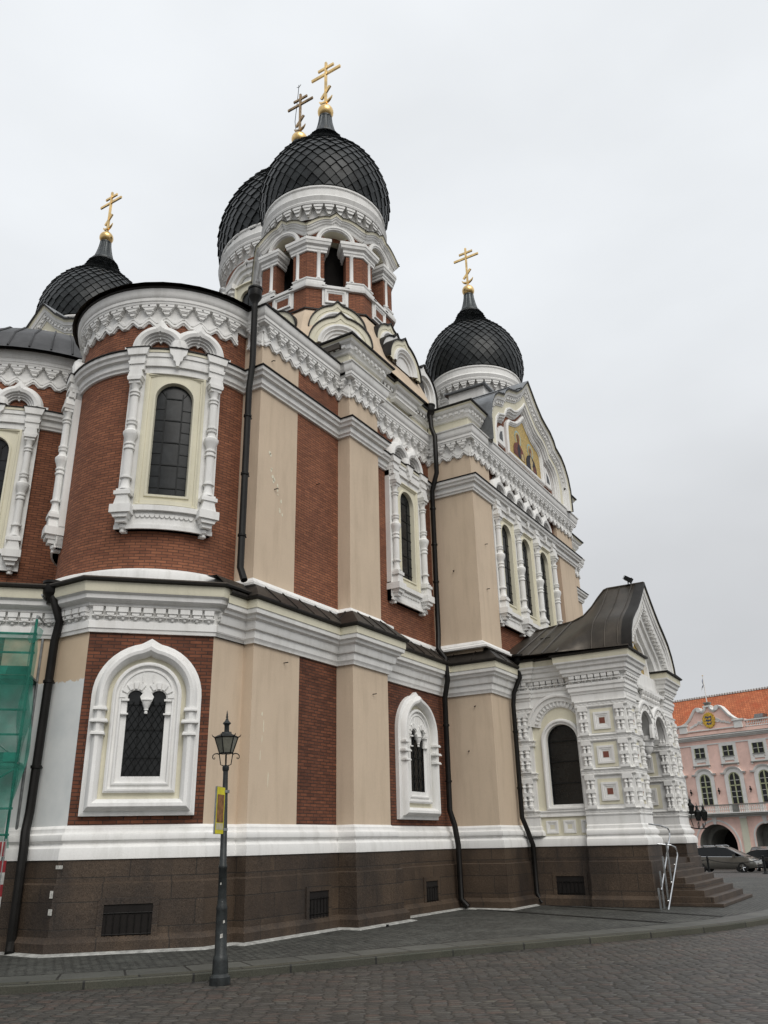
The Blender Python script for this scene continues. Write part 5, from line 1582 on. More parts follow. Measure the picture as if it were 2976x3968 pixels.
# resample inner to the same count
def resample(P, n):
    L = [0]
    for a, b in zip(P, P[1:]): L.append(L[-1] + math.hypot(b[0] - a[0], b[1] - a[1]))
    res = []
    for k in range(n):
        t = L[-1] * k / (n - 1); i = 0
        while i < len(L) - 2 and L[i + 1] < t: i += 1
        q = (t - L[i]) / ((L[i + 1] - L[i]) or 1)
        res.append((P[i][0] + (P[i + 1][0] - P[i][0]) * q, P[i][1] + (P[i + 1][1] - P[i][1]) * q))
    return res
pa = resample(pav, 60); pi2 = resample(inner, 60)
us = [0]
for a, b in zip(pa, pa[1:]): us.append(us[-1] + math.hypot(b[0] - a[0], b[1] - a[1]))
rws = []
for t in (0, .33, .66, 1):
    rws.append([Vector((a[0] + (b[0] - a[0]) * t, a[1] + (b[1] - a[1]) * t, KZ + .007 + .012 * t)) for a, b in zip(pa, pi2)])
mb.rows(rws, 'setts')
struct(mb.build('sett_paving', smooth=False))
# drain channels let into the paving
mb = MB()
for a, b in (((8.6, -.75), (6.3, -6.3)), ((10.35, -2.15), (8.2, -7.05))):
    dx, dy = b[0] - a[0], b[1] - a[1]; l = math.hypot(dx, dy); nx, ny = -dy / l * .06, dx / l * .06
    mb.face([(a[0] - nx, a[1] - ny, KZ + .026), (a[0] + nx, a[1] + ny, KZ + .026), (b[0] + nx, b[1] + ny, KZ + .020), (b[0] - nx, b[1] - ny, KZ + .020)], 'roof_edge')
struct(mb.build('drain_channel', smooth=False))
mb = MB()
mb.lathe((3.62, -.98), [(.0, .03), (.03, .035), (.035, .0), (.028, -.03), (0, -.03)], 'iron', 7)
tag(mb.build('stone'), 'small dark stone lying on the paving near the church wall', 'stone')

# ================================================================== STREET LAMP
LP = Vector((-3.36, -2.46, -.13))
lamp = empty('street_lamp', LP)
tag(lamp, 'dark cast-iron street lamp with six-sided lantern standing at the kerb', 'street lamp')
mb = MB()
def lth(prof, mat, n=16, c=(0, 0)): mb.lathe(c, prof, mat, n)
lth([(.15, 0), (.15, .10), (.115, .14), (.11, .30), (.10, .36), (.088, .38), (.080, .95), (.085, .98), (.070, 1.02), (.066, 1.10)], 'lamp_paint', 12)
mb.build('base', lamp)
mb = MB()
lth([(.064, 1.08), (.058, 1.5), (.064, 1.51), (.064, 1.54), (.052, 1.56), (.037, 2.87), (.05, 2.89), (.052, 2.94), (.035, 2.96), (.0, 2.97)], 'lamp_paint', 14)
mb.build('pole', lamp)
for (a, z, w) in ((.3, .62, .03), (.9, .80, .022), (-.4, 1.3, .018), (.2, 1.05, .015)):
    mb = MB(); A = R(215) + a * .6
    r = .086 if z < 1 else .066
    mb.face([(r * cos(A - w * 8), r * sin(A - w * 8), z - w), (r * cos(A + w * 8), r * sin(A + w * 8), z - w * .6), (r * cos(A + w * 6), r * sin(A + w * 6), z + w), (r * cos(A - w * 7), r * sin(A - w * 7), z + w * .7)], 'sticker')
    mb.build('torn_sticker', lamp)
mb = MB()
Z = 2.93
for k in range(4):
    a = R(45 + 90 * k)
    mb.tube([(.055 * cos(a), .055 * sin(a), Z - .02), (.115 * cos(a), .115 * sin(a), Z - .0), (.15 * cos(a), .15 * sin(a), Z + .23)], .012, 'iron', 6)
for k in range(2):
    a = R(-41 + 180 * k)
    pts = [(.14, .22), (.20, .245), (.26, .235), (.295, .20), (.30, .155), (.28, .125), (.255, .125), (.245, .145), (.26, .16)]
    mb.tube([(p * cos(a), p * sin(a), Z + q) for p, q in pts], [.016, .015, .013, .012, .012, .011, .010, .010, .010], 'iron', 6)
mb.tube([(0, 0, Z + .22), (.01, 0, Z + .1), (0, 0, Z - .02)], .008, 'iron', 5)
sbk = mb.build('scroll_bracket', lamp); sbk.location = (0, 0, 2.97 - 2.93 * .68); sbk.scale = (.68, .68, .68)
LT = empty('lantern'); LT.parent = lamp; LT.location = (0, 0, 2.97 - 2.93 * .68); LT.scale = (.68, .68, .68)
def hexa(r, z): return [Vector((r * cos(R(19 + 60 * k)), r * sin(R(19 + 60 * k)), z)) for k in range(6)]
mb = MB()
b0, b1 = hexa(.150, Z + .25), hexa(.265, Z + .60)
for k in range(6):
    mb.tube([b0[k], b1[k]], .013, 'iron', 5); mb.tube([b1[k], b1[(k + 1) % 6]], .015, 'iron', 5); mb.tube([b0[k], b0[(k + 1) % 6]], .015, 'iron', 5)
    d = Vector((cos(R(19 + 60 * k)), sin(R(19 + 60 * k)), 0))
    mb.tube([b1[k], b1[k] + d * .05 + Vector((0, 0, .03)), b1[k] + d * .065 + Vector((0, 0, .065))], [.014, .012, .004], 'iron', 5)
mb.face(hexa(.150, Z + .245), 'iron')
mb.build('lantern_frame', LT)
mb = MB()
g0, g1 = hexa(.147, Z + .26), hexa(.260, Z + .595)
for k in range(6): mb.face([g0[k], g0[(k + 1) % 6], g1[(k + 1) % 6], g1[k]], 'lamp_glass')
mb.build('lantern_glass', LT)
mb = MB()
mb.rows([hexa(.28, Z + .605), hexa(.20, Z + .65), hexa(.13, Z + .675), hexa(.11, Z + .70), hexa(.11, Z + .72), hexa(.06, Z + .725)], 'lamp_paint', True)
lth([(.058, Z + .70), (.055, Z + .86), (.07, Z + .89), (.095, Z + .905), (.095, Z + .92), (.05, Z + .965), (.03, Z + 1.0), (.035, Z + 1.01), (.02, Z + 1.025), (.022, Z + 1.05), (.035, Z + 1.06), (.014, Z + 1.08), (.022, Z + 1.10), (.006, Z + 1.20), (0, Z + 1.21)], 'lamp_paint', 12)
mb.build('lantern_roof', LT)
lamp.rotation_euler = (-.852 * .024, -.522 * .024, 0)     # the old post leans a little
# yellow notice board clamped to the pole
sg = empty('notice_board', LP + Vector((-.029, .047, 2.30)))
sg.rotation_euler = (0, 0, R(203))
tag(sg, 'narrow yellow and brown notice board clamped to the street lamp pole', 'sign')
mb = MB(); mb.box((.05, -.012, -.33), (.42, .012, .33), 'galvanised'); mb.build('board', sg)
mb = MB()
for sy in (-1, 1):
    y = sy * .0145
    mb.face([(.055, y, -.325), (.415, y, -.325), (.415, y, .325), (.055, y, .325)], 'sign_yellow')
    y = sy * .0165
    mb.face([(.085, y, -.17), (.385, y, -.17), (.385, y, .22), (.085, y, .22)], 'sign_brown')
    mb.face([(.085, y, -.27), (.385, y, -.27), (.385, y, -.18), (.085, y, -.18)], 'sign_pale')
mb.build('printed_face', sg)
mb = MB()
for z in (-.28, .26): mb.box((-.085, -.02, z), (.07, .02, z + .03), 'galvanised'); mb.lathe((0, 0), [(.062, z - .005), (.062, z + .035)], 'galvanised', 12)
mb.build('clamp', sg)

# ================================================================== HANDRAIL beside the steps
hr = empty('handrail', (10.5, -5.3, -.06))
tag(hr, 'shiny steel double handrail with folded ramp plates beside the porch steps', 'handrail')
for dz, x0, y0, x1, y1, zt, zb, xt in ((0, 11.58, -5.34, 9.82, -5.36, 1.86, .44, 10.30), (0, 11.62, -5.46, 9.86, -5.46, 1.36, -.02, 10.9)):
    mb = MB()
    o = hr.location
    mb.tube([Vector(p) - o for p in ((xt, -5.14, zt + .16), (xt + (x0 - xt) * .35, y0 + .03, zt + .12), (xt + (x0 - xt) * .85, y0, zt + .06), (x0 - .05, y0, zt + .01), (x0, y0, zt - .06), (x0 - .02, y0, zt - .15), (x1, y1, zb))], .021, 'steel', 8)
    mb.build('rail', hr)
mb = MB()
for (x, y, z0, z1) in ((9.56, -5.36, -.06, .50), (9.92, -5.36, -.0, .88), (10.36, -5.37, .15, 1.22), (10.9, -5.38, .55, 1.55)):
    M = Matrix.Translation(Vector((x, y, 0)) - hr.location)
    mb.box((-.05, -.012, z0), (.05, .012, z1), 'galvanised', M)
mb.build('ramp_plate', hr)
mb = MB()
for k in range(3):
    t = (k + .5) / 3
    p = Vector((9.86 + 1.74 * t, -5.46, -.02 + 1.23 * t)) - hr.location
    mb.tube([p, p + Vector((-.035, .05, -.01))], 0.006, 'steel', 6)
mb.build('rail_bracket', hr)

# ================================================================== LANTERN CLUSTER at the far porch pier
LC = empty('wall_lantern', (16.38, -5.10, 1.92)); LC.scale = (.74, .74, .74)
tag(LC, 'black wrought-iron bracket with three lanterns on the far porch pier', 'wall lantern')
def small_lantern(px, py, pz, k=1.):
    L_ = empty('lantern'); L_.parent = LC; L_.location = (px, py, pz)
    mb = MB()
    h6 = lambda r, z: [Vector((r * k * cos(R(60 * i)), r * k * sin(R(60 * i)), z * k)) for i in range(6)]
    a, b = h6(.08, 0), h6(.15, .33)
    for i in range(6):
        mb.tube([a[i], b[i]], .012, 'iron', 4); mb.tube([a[i], a[(i + 1) % 6]], .012, 'iron', 4); mb.tube([b[i], b[(i + 1) % 6]], .014, 'iron', 4)
    mb.rows([h6(.165, .33), h6(.08, .42), h6(.06, .44), h6(.05, .52), h6(.07, .53), h6(.02, .60), h6(.004, .72)], 'iron', True)
    mb.build('lantern_frame', L_)
    mb = MB()
    a, b = h6(.075, .01), h6(.142, .32)
    for i in range(6): mb.face([a[i], a[(i + 1) % 6], b[(i + 1) % 6], b[i]], 'dark_glass')
    mb.build('lantern_glass', L_)
small_lantern(-.28, .10, .62, 1.05)
small_lantern(-.12, -.12, .34, 1.05)
small_lantern(.30, -.30, .34, 1.05)
mb = MB()
mb.tube([(-.40, .28, .10), (-.2, .05, .02), (.05, -.14, .0), (.32, -.30, .03)], .025, 'iron', 6)
mb.tube([(-.28, .10, .62), (-.32, .16, .4), (-.28, .10, .1)], .018, 'iron', 6)
for x, y in ((-.12, -.12), (.30, -.30)):
    mb.tube([(x, y, .34), (x, y, .2), (x * .8, y * .8, .05)], .016, 'iron', 6)
for cx, r in ((-.05, .13), (.22, .09)):
    mb.tube([(cx + r * cos(R(a)), -.10 - cx * .5, .13 + r * sin(R(a))) for a in range(0, 420, 30)], .016, 'iron', 5)
mb.build('scroll_bracket', LC)

# floodlight on the porch ridge
fl = empty('floodlight', (PC, -4.72, 9.47))
tag(fl, 'small black floodlight perched on the porch roof ridge', 'floodlight')
mb = MB(); mb.box((-.06, -.06, 0), (.06, .06, .02), 'iron'); mb.tube([(0, 0, 0), (0, 0, .14)], .018, 'iron', 6); mb.tube([(-.10, 0, .24), (-.10, 0, .14), (.10, 0, .14), (.10, 0, .24)], .012, 'iron', 5); mb.build('yoke', fl)
mb = MB(); M = Matrix.Translation((0, 0, .23)) @ Matrix.Rotation(R(35), 4, 'X')
mb.box((-.085, -.12, -.07), (.085, .10, .07), 'iron', M); mb.box((-.10, -.15, -.085), (.10, -.12, .085), 'iron', M)
for k in range(4): mb.box((-.08, .10 + 0, -.06 + k * .035), (.08, .14, -.05 + k * .035), 'iron', M)
mb.build('lamp_head', fl)

# ================================================================== PALACE across the square
KP = 1.3333
Fp0 = flat((84.85, 7.49), (-.951, .309))
def FP(s, h, o): return Fp0(s * KP, 1.65 + (h - 1.65) * KP, o * KP)
FP.bent = False
PA = empty('palace', (84.85, 7.49, -1.9))
tag(PA, 'pink baroque palace with white window surrounds and orange tiled roof across the square', 'palace')
def pbuild(mb, name, parent=None, smooth=True):
    ob = mb.build(name, None, smooth=smooth)
    ob.parent = parent or PA
    ob.matrix_parent_inverse = Matrix.Identity(4)
    ob.location = -PA.location if (parent is None) else (0, 0, 0)
    return ob
PK, PWH = 'pink_plaster', 'palace_white'
S0, S1 = -7.5, 9.5
mb = MB()
ARCHES = [(.1, 1.58, 1.05), (4.21, .92, 1.66), (-4.0, .92, 1.66)]
edges = [(-2.05, 2.25), (2.25, 6.1), (-5.9, -2.05)]
for (c, r, sp), (a, b) in zip(ARCHES, edges):
    inner = [(c - r, -1.2)] + arc(c, sp, r, 180, 0, 24) + [(c + r, -1.2)]
    n = len(inner)
    outer = [(a, -1.2), (a, sp)]
    for i in range(2, n - 2):
        t = (i - 2) / (n - 5)
        outer.append((a + (b - a) * t, 3.35))
    outer += [(b, sp), (b, -1.2)]
    mb.fring(FP, outer, inner, 0, .001, PK, True)
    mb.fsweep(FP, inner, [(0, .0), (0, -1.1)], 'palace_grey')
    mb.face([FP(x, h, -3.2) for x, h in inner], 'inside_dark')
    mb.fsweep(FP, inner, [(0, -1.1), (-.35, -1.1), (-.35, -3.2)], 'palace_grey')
mb.fprism(FP, [(S0, -1.2), (-5.9, -1.2), (-5.9, 3.35), (S0, 3.35)], -.3, 0, PK)
mb.fprism(FP, [(6.1, -1.2), (S1, -1.2), (S1, 3.35), (6.1, 3.35)], -.3, 0, PK)
mb.fprism(FP, [(S0, 3.35), (S1, 3.35), (S1, 9.75), (S0, 9.75)], -8, 0, PK)
pbuild(mb, 'wall')
mb = MB()
for c, r, sp in ARCHES:
    mb.fsweep(FP, arc(c, sp, r + (.28 if r > 1 else .1), 180, 0, 24), [(.06, 0), (.06, .04), (-.06, .04), (-.06, 0)], PWH)
    for sg in (-1, 1):
        q = r + (.28 if r > 1 else .1)
        mb.fbox(FP, c + sg * q - .06, c + sg * q + .06, -1.2, sp, 0, .04, PWH)
    mb.fprism(FP, [(c - .10, sp + r - .02), (c + .10, sp + r - .02), (c + .2, 3.15), (c - .2, 3.15)], 0, .08, PWH)
pbuild(mb, 'arch_trim')
for c in (-2.4, 2.5, 6.4):
    mb = MB(); mb.fbox(FP, c - .27, c + .27, -1.2, 3.12, 0, .06, 'palace_cream'); mb.fbox(FP, c - .30, c + .30, 3.0, 3.12, 0, .1, PWH); pbuild(mb, 'pilaster')
mb = MB()
mb.fbox(FP, S0, S1, 3.12, 3.25, 0, .10, PWH)
mb.fbox(FP, -4.3, 8.5, 3.25, 3.38, 0, .55, 'palace_grey')
mb.fbox(FP, -4.3, 8.5, 3.38, 3.46, 0, .60, PWH)
bal = pbuild(mb, 'balcony')
mb = MB(); mb.fbox(FP, -4.3, 8.5, 3.98, 4.06, .44, .60, 'palace_grey')
for c in (-1.8, 2.3, 6.3): mb.fbox(FP, c - .24, c + .24, 3.46, 3.98, .46, .58, 'palace_grey')
pbuild(mb, 'balcony_rail', bal)
def pbal(s, h0, h1, o, parent, name):
    mb = MB()
    H = h1 - h0
    mb.flathe(FP, s, o, [(.05, h0), (.05, h0 + .1 * H), (.025, h0 + .2 * H), (.07, h0 + .42 * H), (.03, h0 + .75 * H), (.05, h0 + .9 * H), (.05, h1)], PWH, 6)
    return pbuild(mb, name, parent)
proto = pbal(-1.45, 3.46, 3.98, .52, bal, 'baluster')
tdir = FP(1, 0, 0) - FP(0, 0, 0)
ss = [-1.45 + .17 * k for k in range(1, 37)]
for s in ss:
    if any(abs(s - c) < .3 for c in (-1.8, 2.3)): continue
    q = proto.copy(); COL.objects.link(q); q.parent = bal; q.location = tdir * (s + 1.45)
# windows
def pal_win(c):
    mb = MB()
    mb.fbox(FP, c - .80, c - .48, 3.4, 6.35, 0, .06, PWH); mb.fbox(FP, c + .48, c + .80, 3.4, 6.35, 0, .06, PWH)
    inner = [(c - .48, 4.1), (c - .48, 5.98)] + arc(c, 5.98, .48, 180, 0, 12)[1:-1] + [(c + .48, 5.98), (c + .48, 4.1)]
    outer = [(c - .80, 4.1), (c - .80, 5.98)] + [(c - .8 + 1.6 * k / 12, 6.55 + .25 * sin(pi * k / 12)) for k in range(1, 12)] + [(c + .80, 5.98), (c + .80, 4.1)]
    mb.fring(FP, outer, inner, -.12, .07, PWH, True)
    hood = [(c - 1.05, 6.42), (c - .75, 6.42)] + [(c - .70 * cos(R(a)), 6.42 + .42 * sin(R(a))) for a in range(15, 166, 15)] + [(c + .75, 6.42), (c + 1.05, 6.42)]
    mb.fsweep(FP, hood, [(-.09, 0), (-.09, .12), (.0, .18), (.05, .20), (.05, 0)], PWH)
    w = pbuild(mb, 'tall_window')
    mb = MB()
    mb.fbox(FP, c - .05, c + .05, 4.1, 6.4, .0, .045, 'window_green')
    mb.fbox(FP, c - .46, c + .46, 5.42, 5.50, .0, .045, 'window_green')
    for sg in (-1, 1):
        mb.fbox(FP, c + sg * .44 - .035, c + sg * .44 + .035, 4.1, 5.98, .0, .04, 'window_green')
        for h in (4.6, 5.0, 5.85): mb.fbox(FP, c + sg * .24 - .2, c + sg * .24 + .2, h - .015, h + .015, .0, .035, 'palace_white')
    mb.fsweep(FP, arc(c, 5.98, .44, 180, 0, 12), [(.035, .0), (.035, .04), (-.035, .04), (-.035, .0)], 'window_green')
    pbuild(mb, 'sash', w)
    mb = MB(); mb.face([FP(a, h, .012) for a, h in [(c - .48, 4.1)] + arc(c, 5.98, .48, 180, 0, 12) + [(c + .48, 4.1)]], 'dark_glass'); pbuild(mb, 'pane', w)
def pal_up(c):
    mb = MB()
    for a in ((c - .72, c - .48, 7.45, 8.70), (c + .48, c + .72, 7.45, 8.70), (c - .48, c + .48, 8.52, 8.70), (c - .48, c + .48, 7.55, 7.72)): mb.fbox(FP, a[0], a[1], a[2], a[3], -.1, .06, PWH)
    mb.fbox(FP, c - .72, c - .4, 7.12, 7.45, 0, .06, PWH); mb.fbox(FP, c + .4, c + .72, 7.12, 7.45, 0, .06, PWH)
    mb.fbox(FP, c - .4, c + .4, 7.38, 7.56, 0, .06, PWH); mb.fbox(FP, c - .4, c + .4, 7.12, 7.24, 0, .06, PWH)
    mb.fbox(FP, c - .76, c + .76, 7.06, 7.14, 0, .14, 'palace_grey'); mb.fbox(FP, c - .5, c + .5, 7.68, 7.74, 0, .12, 'palace_grey')
    for q in (-.66, .66): mb.fbox(FP, c + q - .05, c + q + .05, 6.94, 7.06, 0, .1, PWH)
    w = pbuild(mb, 'attic_window')
    mb = MB()
    mb.fbox(FP, c - .04, c + .04, 7.72, 8.52, .0, .04, 'window_green')
    for q in (-.24, .24): mb.fbox(FP, c + q - .2, c + q + .2, 8.10, 8.13, .0, .035, 'palace_white')
    for q in (-.45, .45): mb.fbox(FP, c + q - .03, c + q + .03, 7.72, 8.52, .0, .04, 'window_green')
    pbuild(mb, 'sash', w)
    mb = MB(); mb.face([FP(a, h, .012) for a, h in ((c - .48, 7.72), (c + .48, 7.72), (c + .48, 8.52), (c - .48, 8.52))], 'dark_glass'); pbuild(mb, 'pane', w)
for c in (-5.2, -2.7, -.17, 2.34, 4.82, 7.3): pal_win(c)
for c in (-5.15, -2.7, -.25, 2.22, 4.72, 7.2): pal_up(c)
mb = MB()
mb.fbox(FP, S0, S1, 8.70, 8.80, 0, .05, PWH)
mb.fbox(FP, S0, S1, 9.12, 9.22, 0, .10, PWH); mb.fbox(FP, S0, S1, 9.22, 9.34, 0, .22, PWH); mb.fbox(FP, S0, S1, 9.34, 9.44, 0, .34, PWH); mb.fbox(FP, S0, S1, 9.44, 9.47, 0, .36, 'palace_grey')
pbuild(mb, 'cornice')
for c in (-1.5, .95, 3.58, 6.1):
    mb = MB()
    mb.flathe(FP, c, .16, [(.0, 4.82), (.05, 4.9), (.03, 5.0), (.10, 5.06), (.10, 5.16), (.03, 5.2), (.07, 5.26), (.0, 5.36)], 'iron', 6)
    mb.fbox(FP, c - .02, c + .02, 5.0, 5.06, 0, .16, 'iron')
    pbuild(mb, 'wall_sconce')
# attic with scrolled pediment
mb = MB()
mb.fbox(FP, S0, S1, 9.47, 9.80, -.5, -.06, PK)
L_ = [(-1.95, 10.45), (-1.5, 10.48), (-1.15, 10.60), (-.75, 10.92), (-.45, 11.3), (-.2, 11.62), (.05, 11.76), (.25, 11.74), (.36, 11.58), (.42, 11.45), (.55, 11.42), (.70, 11.55), (.80, 11.80)]
CX = 1.03
half = [(CX - x, z) for x, z in [(CX + 2.9, 0)]]
Rr = [(2 * CX - x, z) for x, z in reversed(L_)]
outl = [(-1.95, 9.8)] + L_ + [(.85, 11.85), (1.21, 11.85)] + Rr + [(4.01, 9.8)]
mb.fprism(FP, outl, -.5, 0, PK)
ped = pbuild(mb, 'pediment')
mb = MB()
mb.fsweep(FP, L_, [(-.16, 0), (-.16, .06), (-.03, .14), (.02, .14), (.02, -.5)], PWH)
mb.fsweep(FP, Rr, [(-.16, 0), (-.16, .06), (-.03, .14), (.02, .14), (.02, -.5)], PWH)
for s in (.25, 2 * CX - .25): mb.fprism(FP, [(s + .19 * cos(R(a)), 11.56 + .19 * sin(R(a))) for a in range(0, 360, 24)], 0, .15, PWH)
mb.fbox(FP, -1.75, -1.05, 9.8, 10.42, 0, .10, PWH); mb.fbox(FP, 3.1, 3.8, 9.8, 10.42, 0, .10, PWH)
mb.fbox(FP, -1.85, -.95, 10.36, 10.46, 0, .18, PWH); mb.fbox(FP, 3.0, 3.9, 10.36, 10.46, 0, .18, PWH)
mb.fbox(FP, -1.05, 3.1, 9.86, 9.95, 0, .06, PWH)
mb.fbox(FP, CX - .34, CX + .34, 11.72, 11.84, -.3, .12, PWH)
mb.fbox(FP, CX - .2, CX + .2, 11.84, 12.0, -.3, .08, 'palace_grey'); mb.fbox(FP, CX - .26, CX + .26, 12.0, 12.12, -.3, .12, 'palace_grey')
pbuild(mb, 'scroll_trim', ped)
mb = MB()
random.seed(3)
for sg in (-1, 1):
    for k in range(16):
        t = k / 15
        s = CX + sg * (.5 + 1.25 * t); h = 10.62 - .40 * t + random.uniform(-.1, .16) * (1.2 - t)
        a = random.uniform(-.9, .9) + (0.4 if k % 2 else -.3); l = .20 - .07 * t
        q = [(-l, 0), (-l * .3, .06), (l, .0), (-l * .3, -.06)]
        mb.fprism(FP, [(s + sg * (x * cos(a) - y * sin(a)), h + x * sin(a) + y * cos(a)) for x, y in q], 0, .05, PWH)
pbuild(mb, 'leaf_ornament', ped)
mb = MB()
for k in range(18):
    a = R(20 * k); rr = .40
    rr = .50; s, h = CX + rr * cos(a) * .92, 10.66 + rr * sin(a) * 1.05
    mb.fprism(FP, [(s + .12 * cos(a + x), h + .12 * sin(a + x)) for x in (0, 1.2, 2.5, 3.6, 5)], 0, .10, 'emblem_gold')
mb.fprism(FP, [(CX + x * 1.2, 10.66 + y * 1.2) for x, y in ((-.32, .36), (.32, .36), (.33, -.05), (.2, -.32), (0, -.44), (-.2, -.32), (-.33, -.05))], 0, .07, 'emblem_gold')
em = pbuild(mb, 'coat_of_arms', ped)
mb = MB()   # three passant lions, one above another, on a gold shield
for k in range(3):
    h = 10.62 + .24 - .27 * k; w = 1 - .14 * k
    lion = [(-.24, .02), (-.20, .08), (-.13, .07), (-.08, .03), (.12, .04), (.2, .10), (.24, .06), (.19, .02), (.18, -.02), (.2, -.09), (.15, -.09), (.12, -.03), (-.04, -.03), (-.06, -.09), (-.11, -.09), (-.11, -.02), (-.2, -.02), (-.24, -.05), (-.27, -.02)]
    mb.fprism(FP, [(CX + x * w * 1.3, h + .04 + y * 1.35) for x, y in lion], .07, .09, 'emblem_blue')
pbuild(mb, 'lion_shield', em)
# roof balustrade
mb = MB(); 
for a, b in ((3.95, S1), (S0, -1.9)): mb.fbox(FP, a, b, 9.80, 9.86, -.3, .0, PWH); mb.fbox(FP, a, b, 10.27, 10.36, -.32, .02, PWH)
rb = pbuild(mb, 'roof_balustrade')
pr = pbal(4.05, 9.86, 10.27, -.14, rb, 'baluster')
for s in [4.05 + .15 * k for k in range(1, 24)] + [-2.05 - .15 * k for k in range(12)]:
    q = pr.copy(); COL.objects.link(q); q.parent = rb; q.location = tdir * (s - 4.05)
mb = MB()
rows = [[FP(s, 9.55, -.6) for s in (S0, S1)], [FP(s, 13.35, -5.0) for s in (S0, S1)]]
us = [0, (S1 - S0) * KP]; vs = [0, 7.7]
mb.rows(rows, 'roof_tiles', False, us, vs)
mb.rows([[FP(s, 13.35, -5.0) for s in (S0, S1)], [FP(s, 9.55, -9.4) for s in (S0, S1)]], 'roof_tiles', False, us, vs)
rf = pbuild(mb, 'tiled_roof')
mb = MB()
n = 70
for k in range(n):
    s = S0 + (S1 - S0) * (k + .5) / n
    mb.fbox(FP, s - .09, s + .09, 13.31, 13.45, -5.12, -4.88, 'palace_white')
    mb.fbox(FP, s + .09, s + .14, 13.33, 13.47, -5.14, -4.86, 'palace_grey')
pbuild(mb, 'ridge_tiles', rf)
mb = MB(); mb.fprism(FP, [(4.2, 10.55), (4.95, 10.55), (5.0, 10.85), (4.3, 10.85)], -2.4, -1.25, 'galvanised'); pbuild(mb, 'roof_hatch', rf)
mb = MB(); mb.tube([FP(CX, 12.1, -.1), FP(CX, 14.34, -.1)], [.06, .04], PWH, 8); mb.lathe((FP(CX, 0, -.1).x, FP(CX, 0, -.1).y), [(0, FP(0, 14.3, 0).z), (.1, FP(0, 14.34, 0).z), (0, FP(0, 14.4, 0).z)], 'emblem_gold', 8); fp = pbuild(mb, 'flagpole')
fg = MB()
cols = ['flag_blue', 'flag_black', 'flag_white']
N = 8
def fpt(u, v):   # limp cloth: u along the hoist (down), v along the fly
    drop = v * .95
    return FP(CX - .03 - .30 * v ** .8 * (.4 + .6 * u) - .04 * sin(5 * v + 3 * u), 14.1 - .55 * u - drop * .62, -.1 + .10 * sin(7 * v + 4 * u) * v)
for c in range(3):
    for i in range(2):
        for j in range(N):
            u0, u1 = (c + i / 2) / 3, (c + (i + 1) / 2) / 3
            v0, v1 = j / N, (j + 1) / N
            fg.face([fpt(u0, v0), fpt(u1, v0), fpt(u1, v1), fpt(u0, v1)], cols[c])
fo = fg.build('flag')
tag(fo, 'limp blue, black and white flag hanging from the pole on the palace roof', 'flag')

